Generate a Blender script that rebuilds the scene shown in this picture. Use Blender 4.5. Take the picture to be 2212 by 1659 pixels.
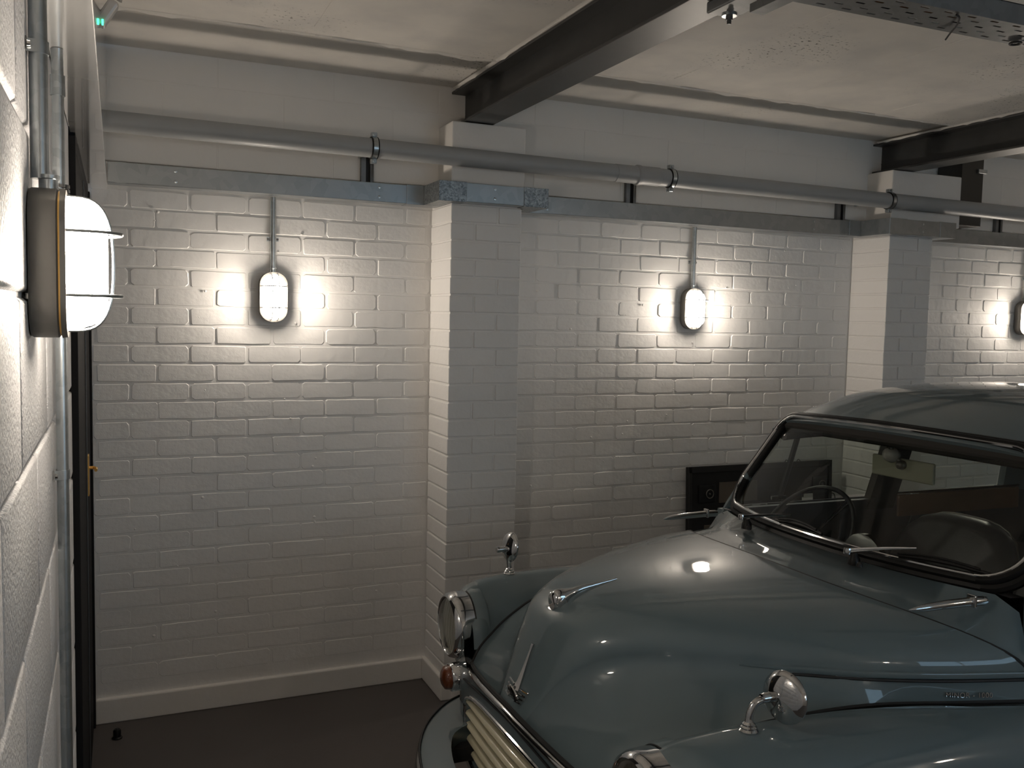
import bpy, bmesh, math, random
from mathutils import Vector, Matrix
random.seed(7)
PI = math.pi
for o in list(bpy.data.objects): bpy.data.objects.remove(o, do_unlink=True)
S = bpy.context.scene
COL = S.collection

# ------------------------------------------------------------------ camera
camd = bpy.data.cameras.new('camera'); cam = bpy.data.objects.new('camera', camd); COL.objects.link(cam)
yaw, pitch, roll = 0.408781, -0.072117, 0.0214637
cy, sy, cp_, sp = math.cos(yaw), math.sin(yaw), math.cos(pitch), math.sin(pitch)
F = Vector((sy*cp_, cy*cp_, sp)); R0 = Vector((cy, -sy, 0)); U0 = R0.cross(F)
Rr = R0*math.cos(roll)+U0*math.sin(roll); Uu = U0*math.cos(roll)-R0*math.sin(roll)
m = Matrix((Rr, Uu, -F)).transposed().to_4x4(); m.translation = Vector((0, -3.8638, 1.636))
cam.matrix_world = m
camd.sensor_width = 36; camd.lens = 1974.84/2212*36; camd.clip_start = 0.05
S.camera = cam

# ------------------------------------------------------------------ view / world
S.view_settings.view_transform = 'Standard'; S.view_settings.look = 'None'
S.view_settings.gamma = 1; S.view_settings.use_curve_mapping = False
S.view_settings.exposure = 0.58
W = bpy.data.worlds.new('world'); S.world = W; W.use_nodes = True
W.node_tree.nodes['Background'].inputs[0].default_value = (0.40, 0.55, 0.78, 1)
W.node_tree.nodes['Background'].inputs[1].default_value = 4.0
LAMP_W = 235            # radiant power of each wall lamp's bulb
LAMP_COL = (1.0, 0.885, 0.755)

# ------------------------------------------------------------------ materials
def mat(name, col, rough=.5, metal=0, spec=.5, coat=0, bump=None, var=None, emit=None, trans=None):
    """bump=(scale,strength,distance) noise bump; var=(scale,col2,amount)"""
    m = bpy.data.materials.new(name); m.use_nodes = True
    nt = m.node_tree; b = nt.nodes['Principled BSDF']
    b.inputs['Base Color'].default_value = (*col, 1); b.inputs['Roughness'].default_value = rough
    b.inputs['Metallic'].default_value = metal; b.inputs['Specular IOR Level'].default_value = spec
    b.inputs['Coat Weight'].default_value = coat; b.inputs['Coat Roughness'].default_value = 0.03
    tc = nt.nodes.new('ShaderNodeTexCoord')
    if emit: b.inputs['Emission Color'].default_value = (*emit[0], 1); b.inputs['Emission Strength'].default_value = emit[1]
    if var:
        n = nt.nodes.new('ShaderNodeTexNoise'); n.inputs['Scale'].default_value = var[0]; n.inputs['Detail'].default_value = 6
        nt.links.new(tc.outputs['Object'], n.inputs['Vector'])
        r = nt.nodes.new('ShaderNodeValToRGB'); r.color_ramp.elements[0].position = .5-.5*var[2]; r.color_ramp.elements[1].position = .5+.5*var[2]
        r.color_ramp.elements[0].color = (*col, 1); r.color_ramp.elements[1].color = (*var[1], 1)
        nt.links.new(n.outputs['Fac'], r.inputs['Fac']); nt.links.new(r.outputs['Color'], b.inputs['Base Color'])
    if bump:
        bs = bump if isinstance(bump, list) else [bump]
        prev = None
        for sc, st, di in bs:
            n = nt.nodes.new('ShaderNodeTexNoise'); n.inputs['Scale'].default_value = sc; n.inputs['Detail'].default_value = 4
            nt.links.new(tc.outputs['Object'], n.inputs['Vector'])
            bp = nt.nodes.new('ShaderNodeBump'); bp.inputs['Strength'].default_value = st; bp.inputs['Distance'].default_value = di
            nt.links.new(n.outputs['Fac'], bp.inputs['Height'])
            if prev: nt.links.new(prev.outputs['Normal'], bp.inputs['Normal'])
            prev = bp
        nt.links.new(prev.outputs['Normal'], b.inputs['Normal'])
    return m

def glass(name, tint=(1, 1, 1), base=0.05, rough=0.0):
    m = bpy.data.materials.new(name); m.use_nodes = True; nt = m.node_tree; nt.nodes.clear()
    out = nt.nodes.new('ShaderNodeOutputMaterial'); mx = nt.nodes.new('ShaderNodeMixShader')
    t = nt.nodes.new('ShaderNodeBsdfTransparent'); g = nt.nodes.new('ShaderNodeBsdfGlossy'); lw = nt.nodes.new('ShaderNodeMath'); lw.operation = 'MULTIPLY_ADD'; lw.inputs[1].default_value = .95; lw.inputs[2].default_value = .045
    fa = nt.nodes.new('ShaderNodeLayerWeight'); fa.inputs[0].default_value = .5; pw = nt.nodes.new('ShaderNodeMath'); pw.operation = 'POWER'; pw.inputs[1].default_value = 5
    nt.links.new(fa.outputs['Facing'], pw.inputs[0]); nt.links.new(pw.outputs[0], lw.inputs[0]); t.inputs[0].default_value = (*tint, 1); g.inputs['Roughness'].default_value = rough
    nt.links.new(lw.outputs[0], mx.inputs[0]); nt.links.new(t.outputs[0], mx.inputs[1]); nt.links.new(g.outputs[0], mx.inputs[2])
    nt.links.new(mx.outputs[0], out.inputs[0]); return m

WHITE = (.80, .785, .765)
M = {}
M['paint'] = mat('white masonry paint', WHITE, .5, spec=.35, bump=[(26, .35, .006), (240, .3, .001)], var=(2.2, (.765, .75, .73), .5))
M['block'] = mat('white paint on rough block', (.77, .76, .755), .6, spec=.3, bump=[(140, .9, .003), (14, .2, .004)], var=(4, (.72, .71, .71), .5))
M['render'] = mat('white painted concrete', (.79, .765, .73), .6, spec=.3, bump=[(9, .35, .01), (120, .2, .001)], var=(3, (.74, .715, .68), .6))
M['gloss_white'] = mat('white gloss board', (.70, .69, .67), .12, metal=.35, spec=.5, coat=1.0, bump=(3, .02, .01))
M['floor'] = mat('dark grey floor paint', (.085, .075, .07), .55, spec=.35, bump=(60, .15, .002), var=(1.5, (.10, .088, .082), .6))
M['steel_black'] = mat('black steel paint', (.036, .036, .035), .42, spec=.5, bump=(300, .15, .0006), var=(14, (.05, .049, .047), .5))
M['duct'] = mat('grey brown painted steel', (.07, .066, .06), .35, metal=.5)
M['pipe'] = mat('grey plastic pipe', (.36, .365, .365), .45, spec=.45, var=(3, (.30, .31, .31), .5))
M['rubber'] = mat('black rubber', (.008, .008, .008), .45, spec=.25)
M['black'] = mat('matt black', (.014, .014, .015), .6)
M['door_black'] = mat('satin black door paint', (.012, .012, .013), .75, spec=.12)
M['black_gloss'] = mat('black gloss paint', (.012, .012, .013), .3)
M['chrome'] = mat('chrome', (.62, .62, .62), .07, metal=1)
M['mirror'] = mat('mirror glass', (.75, .75, .75), .02, metal=1)
M['cast'] = mat('cast metal body', (.20, .19, .175), .42, metal=.6, bump=(120, .2, .001))
M['brass'] = mat('gold gasket', (.75, .45, .12), .35, metal=.4)
M['carpaint'] = mat('grey green car paint', (.112, .150, .162), .5, spec=.2, coat=1.0)
M['cream'] = mat('cream enamel', (.62, .57, .40), .28, spec=.5, coat=.5)
M['amber'] = mat('amber lens', (.14, .034, .008), .15, spec=.6, bump=(200, .6, .003), coat=.6)
M['leather'] = mat('dark leathercloth', (.045, .045, .048), .4, bump=(160, .3, .001))
M['tan'] = mat('tan trim', (.15, .062, .02), .45, bump=(160, .3, .001))
M['headlining'] = mat('dark headlining', (.025, .023, .02), .8)
M['mirrorback'] = mat('ivory plastic', (.34, .335, .25), .4)
M['tyre'] = mat('tyre rubber', (.02, .02, .02), .8)
M['glass'] = glass('window glass', (.72, .76, .73))
M['lens'] = glass('lamp lens glass', (.95, .95, .93), rough=.12)
M['reflector'] = mat('headlamp reflector', (.75, .75, .70), .16, metal=1)
M['label'] = mat('white sticker', (.75, .75, .72), .6)
M['buff'] = mat('buff paper panel', (.14, .115, .09), .6)
M['clear_plastic'] = mat('frosted plastic housing', (.42, .40, .38), .25, spec=.6)
M['led'] = mat('green led', (.1, .9, .5), .3, emit=((.05, 1.0, .45), 3.0))
M['timber'] = mat('timber', (.2, .12, .06), .6)
M['daylit'] = mat('grass outside', (.10, .16, .08), .9)

def galv(name, c1, c2, rough, spangle):
    m = mat(name, c1, rough, metal=.95)
    nt = m.node_tree; b = nt.nodes['Principled BSDF']; tc = nt.nodes.new('ShaderNodeTexCoord')
    v = nt.nodes.new('ShaderNodeTexVoronoi'); v.inputs['Scale'].default_value = spangle
    nt.links.new(tc.outputs['Object'], v.inputs['Vector'])
    r = nt.nodes.new('ShaderNodeMix'); r.data_type = 'RGBA'
    r.inputs[6].default_value = (*c1, 1); r.inputs[7].default_value = (*c2, 1)
    sx = nt.nodes.new('ShaderNodeSeparateColor'); nt.links.new(v.outputs['Color'], sx.inputs[0])
    nt.links.new(sx.outputs[0], r.inputs[0]); nt.links.new(r.outputs[2], b.inputs['Base Color'])
    return m
M['galv'] = galv('galvanised steel sheet', (.36, .385, .395), (.42, .44, .45), .30, 30)
M['galv_spangle'] = galv('spangled galvanised steel', (.16, .175, .185), (.38, .40, .41), .42, 160)
M['conduit'] = galv('galvanised conduit', (.42, .45, .46), (.52, .55, .56), .30, 60)
M['tray'] = galv('galvanised tray', (.19, .195, .20), (.22, .225, .23), .5, 40)

def stained(name):       # ceiling: old board-marked concrete under white paint, dark mould specks in clusters
    m = mat(name, (.62, .585, .53), .65, spec=.25)
    nt = m.node_tree; b = nt.nodes['Principled BSDF']; tc = nt.nodes.new('ShaderNodeTexCoord'); L = nt.links.new
    n1 = nt.nodes.new('ShaderNodeTexNoise'); n1.inputs['Scale'].default_value = 70; n1.inputs['Detail'].default_value = 5
    n2 = nt.nodes.new('ShaderNodeTexNoise'); n2.inputs['Scale'].default_value = 1.6; n2.inputs['Detail'].default_value = 3
    n3 = nt.nodes.new('ShaderNodeTexNoise'); n3.inputs['Scale'].default_value = 5; n3.inputs['Detail'].default_value = 6
    for n in (n1, n2, n3): L(tc.outputs['Object'], n.inputs['Vector'])
    r1 = nt.nodes.new('ShaderNodeValToRGB'); r1.color_ramp.elements[0].position = .60; r1.color_ramp.elements[1].position = .66
    r2 = nt.nodes.new('ShaderNodeValToRGB'); r2.color_ramp.elements[0].position = .52; r2.color_ramp.elements[1].position = .68
    L(n1.outputs['Fac'], r1.inputs[0]); L(n2.outputs['Fac'], r2.inputs[0])
    mu = nt.nodes.new('ShaderNodeMath'); mu.operation = 'MULTIPLY'; L(r1.outputs[0], mu.inputs[0]); L(r2.outputs[0], mu.inputs[1])
    base = nt.nodes.new('ShaderNodeMix'); base.data_type = 'RGBA'
    base.inputs[6].default_value = (.80, .765, .71, 1); base.inputs[7].default_value = (.69, .665, .63, 1)
    r3 = nt.nodes.new('ShaderNodeValToRGB'); r3.color_ramp.elements[0].position = .4; r3.color_ramp.elements[1].position = .7
    L(n3.outputs['Fac'], r3.inputs[0]); L(r3.outputs[0], base.inputs[0])
    mx = nt.nodes.new('ShaderNodeMix'); mx.data_type = 'RGBA'; mx.inputs[7].default_value = (.08, .075, .05, 1)
    L(mu.outputs[0], mx.inputs[0]); L(base.outputs[2], mx.inputs[6]); L(mx.outputs[2], b.inputs['Base Color'])
    # board joints running across (every ~0.6 m) plus plaster lumps
    bp = nt.nodes.new('ShaderNodeBump'); bp.inputs['Strength'].default_value = .35; bp.inputs['Distance'].default_value = .01
    L(n3.outputs['Fac'], bp.inputs['Height']); L(bp.outputs['Normal'], b.inputs['Normal'])
    return m
M['ceiling'] = stained('stained ceiling paint')

def bulkhead_glass():
    m = bpy.data.materials.new('lit lamp glass'); m.use_nodes = True; nt = m.node_tree; nt.nodes.clear()
    out = nt.nodes.new('ShaderNodeOutputMaterial'); mx = nt.nodes.new('ShaderNodeMixShader'); mx.inputs[0].default_value = .5
    t = nt.nodes.new('ShaderNodeBsdfTransparent'); e = nt.nodes.new('ShaderNodeEmission')
    e.inputs[0].default_value = (*LAMP_COL, 1); e.inputs[1].default_value = 46
    nt.links.new(t.outputs[0], mx.inputs[1]); nt.links.new(e.outputs[0], mx.inputs[2]); nt.links.new(mx.outputs[0], out.inputs[0])
    return m
M['lampglass'] = bulkhead_glass()
M['bulb'] = mat('lit bulb', (1, .9, .8), .5, emit=(LAMP_COL, LAMP_W))

# ------------------------------------------------------------------ mesh helpers
class MB:
    def __init__(s): s.v = []; s.f = []
    def add(s, vs, fs, mtx=None):
        k = len(s.v); s.v += [tuple(mtx @ Vector(v)) if mtx else tuple(v) for v in vs]; s.f += [[i+k for i in f] for f in fs]; return s
    def box(s, a, b, mtx=None):
        (x0, y0, z0), (x1, y1, z1) = a, b
        vs = [(x0, y0, z0), (x1, y0, z0), (x1, y1, z0), (x0, y1, z0), (x0, y0, z1), (x1, y0, z1), (x1, y1, z1), (x0, y1, z1)]
        return s.add(vs, [(0, 3, 2, 1), (4, 5, 6, 7), (0, 1, 5, 4), (1, 2, 6, 5), (2, 3, 7, 6), (3, 0, 4, 7)], mtx)
    def grid(s, rows, closed=False):
        n = len(rows[0]); vs = [p for r in rows for p in r]; fs = []
        for i in range(len(rows)-1):
            for j in range(n if closed else n-1):
                k = (j+1) % n; fs.append((i*n+j, i*n+k, (i+1)*n+k, (i+1)*n+j))
        return s.add(vs, fs)
    def tube(s, pts, r, n=10, cap=True, closed=False, flat=None):
        """swept tube; r number or list; flat=(rx, ry) scales about the frame"""
        P = [Vector(p) for p in pts]; rows = []; N = len(P); prev = None
        for i, p in enumerate(P):
            if closed: t = P[(i+1) % N]-P[i-1]
            else: t = P[min(i+1, N-1)]-P[max(i-1, 0)]
            t.normalize()
            if prev is None:
                up = Vector((0, 0, 1)) if abs(t.z) < .9 else Vector((1, 0, 0))
                a = t.cross(up).normalized()
            else: a = (prev-t*prev.dot(t)).normalized()
            prev = a; b = t.cross(a); rr = r[i] if isinstance(r, (list, tuple)) else r
            fx, fy = flat if flat else (1, 1)
            rows.append([tuple(p+a*math.cos(2*PI*k/n)*rr*fx+b*math.sin(2*PI*k/n)*rr*fy) for k in range(n)])
        if closed: rows.append(rows[0])
        base = len(s.v); s.grid(rows, True)
        if cap and not closed:
            s.f.append([base+k for k in range(n)][::-1]); e = base+(len(rows)-1)*n; s.f.append([e+k for k in range(n)])
        return s
    def lathe(s, prof, n=24, mtx=None, cap=True):
        """prof [(r, h)] about local z"""
        rows = [[(r*math.cos(2*PI*k/n), r*math.sin(2*PI*k/n), h) for k in range(n)] for r, h in prof]
        vs = [p for r in rows for p in r]; fs = []
        for i in range(len(rows)-1):
            for j in range(n):
                k = (j+1) % n; fs.append((i*n+j, i*n+k, (i+1)*n+k, (i+1)*n+j))
        if cap: fs.append(tuple(range(n))[::-1]); fs.append(tuple((len(rows)-1)*n+k for k in range(n)))
        return s.add(vs, fs, mtx)
    def mesh(s, name, mt, smooth=None, bevel=0, merge=1e-5):
        me = bpy.data.meshes.new(name); bm = bmesh.new()
        vv = [bm.verts.new(v) for v in s.v]
        for f in s.f:
            try: bm.faces.new([vv[i] for i in f])
            except ValueError: pass
        if merge: bmesh.ops.remove_doubles(bm, verts=bm.verts, dist=merge)
        bmesh.ops.recalc_face_normals(bm, faces=bm.faces)
        if bevel:
            es = [e for e in bm.edges if len(e.link_faces) == 2 and e.calc_face_angle(0) > .6]
            bmesh.ops.bevel(bm, geom=es, offset=bevel, segments=2, affect='EDGES', profile=.5)
        bm.to_mesh(me); bm.free(); me.materials.append(mt)
        if smooth is not None:
            me.polygons.foreach_set('use_smooth', [True]*len(me.polygons))
            me.set_sharp_from_angle(angle=smooth)
        return me
    def build(s, name, mt, parent=None, smooth=.7, bevel=0, **k):
        return link(name, s.mesh(name, mt, min(smooth, .33) if bevel else smooth, bevel), parent, **k)

def link(name, me, parent=None, loc=(0, 0, 0), rot=(0, 0, 0)):
    o = bpy.data.objects.new(name, me); COL.objects.link(o); o.location = loc; o.rotation_euler = rot
    if parent: o.parent = parent
    return o
def tag(o, label, cat, group=None, kind=None):
    if label: o['label'] = label
    if cat: o['category'] = cat
    if group: o['group'] = group
    if kind: o['kind'] = kind
    return o
def struct(o, label=None):
    o['kind'] = 'structure'
    if label: o['label'] = label
    return o
def thing(name, label, cat, loc=(0, 0, 0), rot=(0, 0, 0), group=None):
    o = bpy.data.objects.new(name, None); COL.objects.link(o); o.location = loc; o.rotation_euler = rot
    o.empty_display_size = .1
    return tag(o, label, cat, group)
def copy_tree(o, parent=None):
    c = o.copy(); COL.objects.link(c); c.parent = parent
    for ch in list(o.children): copy_tree(ch, c)
    return c
def lerp(a, b, t): return a+(b-a)*t
def cat(pts, n, closed=False):
    """Catmull-Rom through tuples, n samples per span"""
    P = [Vector(p) for p in pts]; out = []; N = len(P)
    rng = range(N if closed else N-1)
    for i in rng:
        if closed: p0, p1, p2, p3 = P[i-1], P[i], P[(i+1) % N], P[(i+2) % N]
        else:
            p1, p2 = P[i], P[i+1]; p0 = P[i-1] if i else p1*2-p2; p3 = P[i+2] if i+2 < N else p2*2-p1
        for k in range(n):
            t = k/n
            out.append(.5*((2*p1)+(-p0+p2)*t+(2*p0-5*p1+4*p2-p3)*t*t+(-p0+3*p1-3*p2+p3)*t**3))
    if not closed: out.append(P[-1].copy())
    return out

# ================================================================== SETTING
XL, XR, YN = -.111, 8.6, -5.7      # left wall, right wall, wall behind the camera
ZS, ZC = 2.613, 2.600               # ceiling strip beside the back wall, main ceiling
PIL = [(1.27, 1.589), (3.665, 3.968), (6.06, 6.38)]
PY = -.262

struct(MB().box((XL-.3, YN-.3, -.12), (XR+.3, .3, 0)).build('floor', M['floor']), 'dark grey painted concrete garage floor')
# ceiling: main slab, and the lower strip that runs along the back wall with a ragged painted edge
cl = struct(MB().box((XL-.3, YN-.3, ZC), (XR+.3, -.607, ZC+.15)).build('ceiling', M['ceiling']), 'white painted concrete ceiling with dark mould specks')
st = MB(); rag = []
x = XL-.1
while x < XR: rag.append(x); x += .035
top = [(x, -.63, ZS) for x in rag]; bot = [(x, -.30, ZS) for x in rag]
far = [(x, .3, ZS) for x in rag]
st.grid([top, bot, far])
st.build('ceiling_strip', M['ceiling'], cl)
# ragged lip of thick paint on the edge of the main slab
lip = MB(); rg = random.Random(5); w_ = [0]*len(rag)
for i_ in range(1, len(rag)): w_[i_] = .7*w_[i_-1]+rg.uniform(-.007, .007)
r1 = [(x, -.610, ZC-.0005) for x in rag]; r2 = [(x, -.600+w_[k_]*1.2, ZC-.003-abs(w_[k_])*.5) for k_, x in enumerate(rag)]; r3 = [(x, -.592+w_[k_]*1.5, ZC+.002) for k_, x in enumerate(rag)]; r4 = [(x, -.588+w_[k_]*1.5, ZS+.001) for k_, x in enumerate(rag)]
lip.grid([r1, r2, r3, r4]); lip.build('paint_edge', M['ceiling'], cl)
# board joint ridges in the ceiling paint, running front to back
jr = MB()
for x in (.62, 2.05, 2.62, 3.2, 4.6, 5.2):
    pts = [(x+random.uniform(-.003, .003), y/10, ZC+.0015) for y in range(-55, -6, 1)]
    jr.tube(pts, [random.uniform(.002, .0045) for _ in pts], 6)
jr.build('paint_ridges', M['ceiling'], cl)['kind'] = 'stuff'

# ---- back wall
wb = struct(bpy.data.objects.new('wall_back', MB().box((XL-.3, -.0002, 0), (XR+.3, .3, ZC)).mesh('wall_back', M['paint'])), 'white painted brick back wall')
COL.objects.link(wb)
wu = MB().box((XL+.02, -.09, 2.19), (XR+.2, .01, ZS+.01)).build('concrete_band', M['render'], wb)

for k_, (za, zb2) in enumerate(((2.192, 2.342), (2.348, 2.492), (2.498, 2.609))):
    xx = XL+.03-(.2 if k_ % 2 else 0)
    while xx < 6.1:
        x0_, x1_ = max(xx, XL+.03), xx+.445
        MB().box((x0_, -.0912-random.uniform(0, .0006), za), (x1_, -.08, zb2)).build('block', M['render'], wu, bevel=.0012); xx += .45
BL, CH = .221, .075
def brick_mesh(w, h, seed, proud=.0032, joint=.0075, fl=1.0, fr=1.0):
    """one painted brick, face towards -y: ragged outline at joint level, softer ragged outline on the face"""
    rnd = random.Random(seed); g = joint/2; rr = rnd.uniform(.003, .010)
    cuts = [rnd.uniform(.22, .38), rnd.uniform(.55, .78)]
    jit = [(rnd.uniform(-.0018, .0018), rnd.uniform(-.0016, .0016)) for _ in range(12)]
    def ring(inset, y, sc, rad):
        x0, x1, z0, z1 = (g+inset)*fl, w-(g+inset)*fr, g+inset, h-g-inset
        P = [(lerp_(x0, x1, cuts[0]), z0), (lerp_(x0, x1, cuts[1]), z0), (x1-rad, z0), (x1, z0+rad), (x1, z1-rad), (x1-rad, z1),
             (lerp_(x0, x1, cuts[1]), z1), (lerp_(x0, x1, cuts[0]), z1), (x0+rad, z1), (x0, z1-rad), (x0, z0+rad), (x0+rad, z0)]
        return [(p[0]+a*sc, y, p[1]+b*sc) for p, (a, b) in zip(P, jit)]
    mb = MB(); a = ring(-.001, .003, .7, rr); b = ring(.0028, -proud, 1.0, rr)
    mb.v = a+b; n = 12
    for i in range(n):
        j = (i+1) % n; mb.f.append((i, j, n+j, n+i))
    mb.f.append([n+i for i in range(n)])
    return mb
def lerp_(a, b, t): return a+(b-a)*t
BV = [brick_mesh(BL, CH, s).mesh('brick', M['paint'], .25) for s in range(9)]
BF = [brick_mesh(BL, CH, 20+s, fl=(.1, 1, .1)[s % 3], fr=(1, .1, .1)[s % 3]).mesh('brick', M['paint'], .25) for s in range(9)]

def bay_bricks(x0, x1, zlo, even, odd):
    """list of (x, z, w) in one bay"""
    out = []
    for r in range(0, 26):
        zt = 2.027-CH*(r-1); zb_ = zt-CH
        if zb_ < zlo: break
        ph = even if r % 2 == 0 else odd
        n0 = math.floor((x0-ph)/BL)
        n = n0
        while ph+n*BL < x1:
            a, b = max(x0, ph+n*BL), min(x1, ph+(n+1)*BL)
            if b-a > .03: out.append((a, zb_, b-a, n*37+r))
            n += 1
    return out
allb = bay_bricks(XL+.02, 1.27, .1, .268, .1457)+bay_bricks(1.589, 3.665, .1, 2.1145, 2.003)+bay_bricks(3.968, 6.06, .1, 4.02, 4.13)+bay_bricks(6.38, XR, .1, 6.5, 6.61)
camx, camy, camz = 0, -3.864, 1.636
def vis(b):
    x, z, w, _ = b
    hidden = (x > 1.75 and z < .78) or x > 4.95
    return (1 if hidden else 0, (x+w/2-camx)**2+(z-camz)**2)
allb.sort(key=vis)
rnd = random.Random(3); partial = {}; rest = MB()
for i, (x, z, w, seed) in enumerate(allb):
    # joints half filled with paint: some bricks sit nearly flush with their neighbours
    dy = rnd.choice([0, 0, .0004, .0009, .0014, -.0008])
    rot = (rnd.uniform(-.003, .003), rnd.uniform(-.005, .005), rnd.uniform(-.0025, .0025))
    if i < 300:
        if abs(w-BL) < 1e-4: me = (BF if rnd.random() < (.15 if z > 1.25 else .55) else BV)[rnd.randrange(9)]
        else: me = brick_mesh(w, CH, seed).mesh('brick', M['paint'], .25)
        link('brick', me, wb, (x, dy, z), rot)
    else:
        bmz = brick_mesh(w, CH, seed)
        rest.add(bmz.v, bmz.f, Matrix.Translation((x, dy, z)))
o = rest.build('far_bricks', M['paint'], wb, smooth=.25); o['kind'] = 'stuff'
# paint lumps and holes seen near the first lamp (raised dabs)
dabs = MB(); rd = random.Random(11)
for _ in range(90):
    x, z = rd.uniform(0, 3.6), rd.uniform(.3, 2.05)
    if 1.25 < x < 1.62: continue
    s_ = rd.uniform(.002, .007)
    dabs.lathe([(s_, 0), (s_*.7, s_*.35), (s_*.2, s_*.5)], 6, Matrix.Translation((x, -.0055, z)) @ Matrix.Rotation(PI/2, 4, 'X'))
dabs.build('paint_dabs', M['paint'], wb)['kind'] = 'stuff'

# skirting / plinth along the back wall and round the pilasters
def skirt(name, x0, y0, x1, y1):
    return MB().box((x0, y0, 0), (x1, y1, .1)).build(name, M['render'], bevel=.006)
struct(skirt('baseboard_back', XL+.02, -.02, 1.27-.016, .01), 'white painted plinth under the first brick bay')
b2 = struct(skirt('baseboard_pilaster', 1.27-.018, PY-.018, 1.589+.018, .005), 'white painted plinth round the first brick pillar')
struct(skirt('baseboard_middle', 1.61, -.02, 3.645, .01), 'white painted plinth in the middle bay')
struct(skirt('baseboard_far', 3.99, -.02, 6.04, .01), 'white painted plinth in the far bay')

# ---- brick pilasters
def pilaster(idx, x0, x1, pad_x1, label):
    core = MB().box((x0+.006, PY+.006, 0), (x1-.006, .01, 2.43)).mesh('trim_%d' % idx, M['paint'])
    t = struct(link('trim_%d' % idx, core), label)
    MB().box((x0, PY, 2.165), (pad_x1, .0, 2.437)).build('concrete_pad', M['render'], t, bevel=.005)
    w = x1-x0
    for r in range(0, 27):
        zb_ = 2.027-CH*r
        if zb_ < .06: break
        split = w*.66 if r % 2 == 0 else w*.34
        for a, b in ((0, split), (split, w)):
            mb = MB(); g = .004
            mb.box((x0+a+(g if a else 0)+rnd.uniform(-.0012, .0012), PY+rnd.uniform(-.0012, .0012), zb_+g), (x0+b-(g if b < w-.01 else 0)+rnd.uniform(-.0012, .0012), -.004 if (a == 0 or b > w-.01) else -.1, zb_+CH-g))
            mb.build('brick', M['paint'], t, smooth=.9, bevel=.0035)
    return t
pilaster(1, *PIL[0], 1.6, 'white painted brick pillar nearest the door wall')
pilaster(2, *PIL[1], 4.155, 'white painted brick pillar behind the car roof')
pilaster(3, *PIL[2], 6.4, 'white painted brick pillar furthest along the wall')

# ---- left wall (rough painted blocks), door in its far end, boxing above
YD = -1.20                          # edge of door opening
wl = struct(link('wall_left', MB().box((XL-.25, YN, 0), (XL-.004, YD-.05, ZC)).box((XL-.25, YD-.05, 2.11), (XL-.004, .1, ZC)).mesh('wall_left', M['block'])), 'white painted blockwork wall with visible joints')
def block_mesh(y0, y1, z0, z1, seed):
    rd = random.Random(seed); g = .005; mb = MB()
    def ring(ins, x, j):
        a, b, c, d = y0+g+ins, y1-g-ins, z0+g+ins, z1-g-ins
        P = [(a, c), ((a+b)/2, c), (b, c), (b, (c+d)/2), (b, d), ((a+b)/2, d), (a, d), (a, (c+d)/2)]
        return [(x, p[0]+rd.uniform(-j, j), p[1]+rd.uniform(-j, j)) for p in P]
    A = ring(-.002, XL-.005, .0008); B = ring(.002, XL+.0018, .0012); Cc = ring(.006, XL+.003, .0012); mb.v = A+B+Cc
    for i in range(8):
        j = (i+1) % 8; mb.f.append((i, j, 8+j, 8+i)); mb.f.append((8+i, 8+j, 16+j, 16+i))
    mb.f.append([16+i for i in range(8)]); return mb
for r in range(12):
    z0 = 1.652-.225*7+.225*r
    z1 = min(z0+.225, ZC)
    z0c = max(z0, 0)
    if z1-z0c < .03: continue
    y = YD-.05-(.225 if r % 2 else 0)
    top = YD-.05
    ys = []
    while top > -4.6:
        bot_ = y if y < top else y-.45
        ys.append((bot_, top)); top = bot_; y = bot_-.45
    for (a, b) in ys:
        block_mesh(a, b, z0c, z1, int(a*1000)+r).build('block', M['block'], wl, smooth=.9)
for r in range(3):   # blocks over the door
    z0 = 2.11 if r == 0 else 1.652+.225*(2+r)
    z1 = [2.327, 2.552, ZC][r]; z0 = [2.11, 2.327, 2.552][r]
    yy = YD-.05
    for w in ((.225, .45, .45) if r % 2 else (.45, .45, .3)):
        block_mesh(yy, min(yy+w, .08), z0, z1, int(w*100)+r*7+int(yy*50)).build('block', M['block'], wl, smooth=.9); yy += w
        if yy > .05: break

# door: black leaf, black near jamb, far jamb, latch
dr = struct(link('door_1', MB().box((XL-.045, YD+.01, .004), (-.096, -.05, 2.05)).mesh('door_1', M['door_black'])), 'black door in the far end of the block wall')
MB().box((XL-.1, YD-.05, 0), (-.092, YD+.008, 2.075)).build('door_frame', M['door_black'], dr, bevel=.003)
MB().box((XL-.1, -.048, 0), (-.088, -.004, 2.075)).build('door_frame', M['door_black'], dr, bevel=.003)
MB().box((XL-.1, YD+.01, 2.052), (-.094, -.05, 2.108)).build('door_frame', M['door_black'], dr, bevel=.003)
MB().tube([(-.093, -.62, .02), (-.093, -.62, 2.04)], .0022, 6).build('edge_strip', M['tray'], dr)
mb = MB().box((-.097, -.42, .99), (-.092, -.37, 1.13)); mb.tube([(-.095, -.395, 1.085), (-.078, -.395, 1.085), (-.07, -.41, 1.085), (-.07, -.44, 1.083)], .0055, 8)
mb.build('door_latch', M['brass'], dr)

# white boxing hung over the door wall
bx = struct(MB().box((XL+.004, -5.2, 2.092), (-.028, -.001, ZC-.001)).build('trim_4', M['gloss_white'], bevel=.002), 'white boxed-in panel hung along the top of the door wall')

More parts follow.
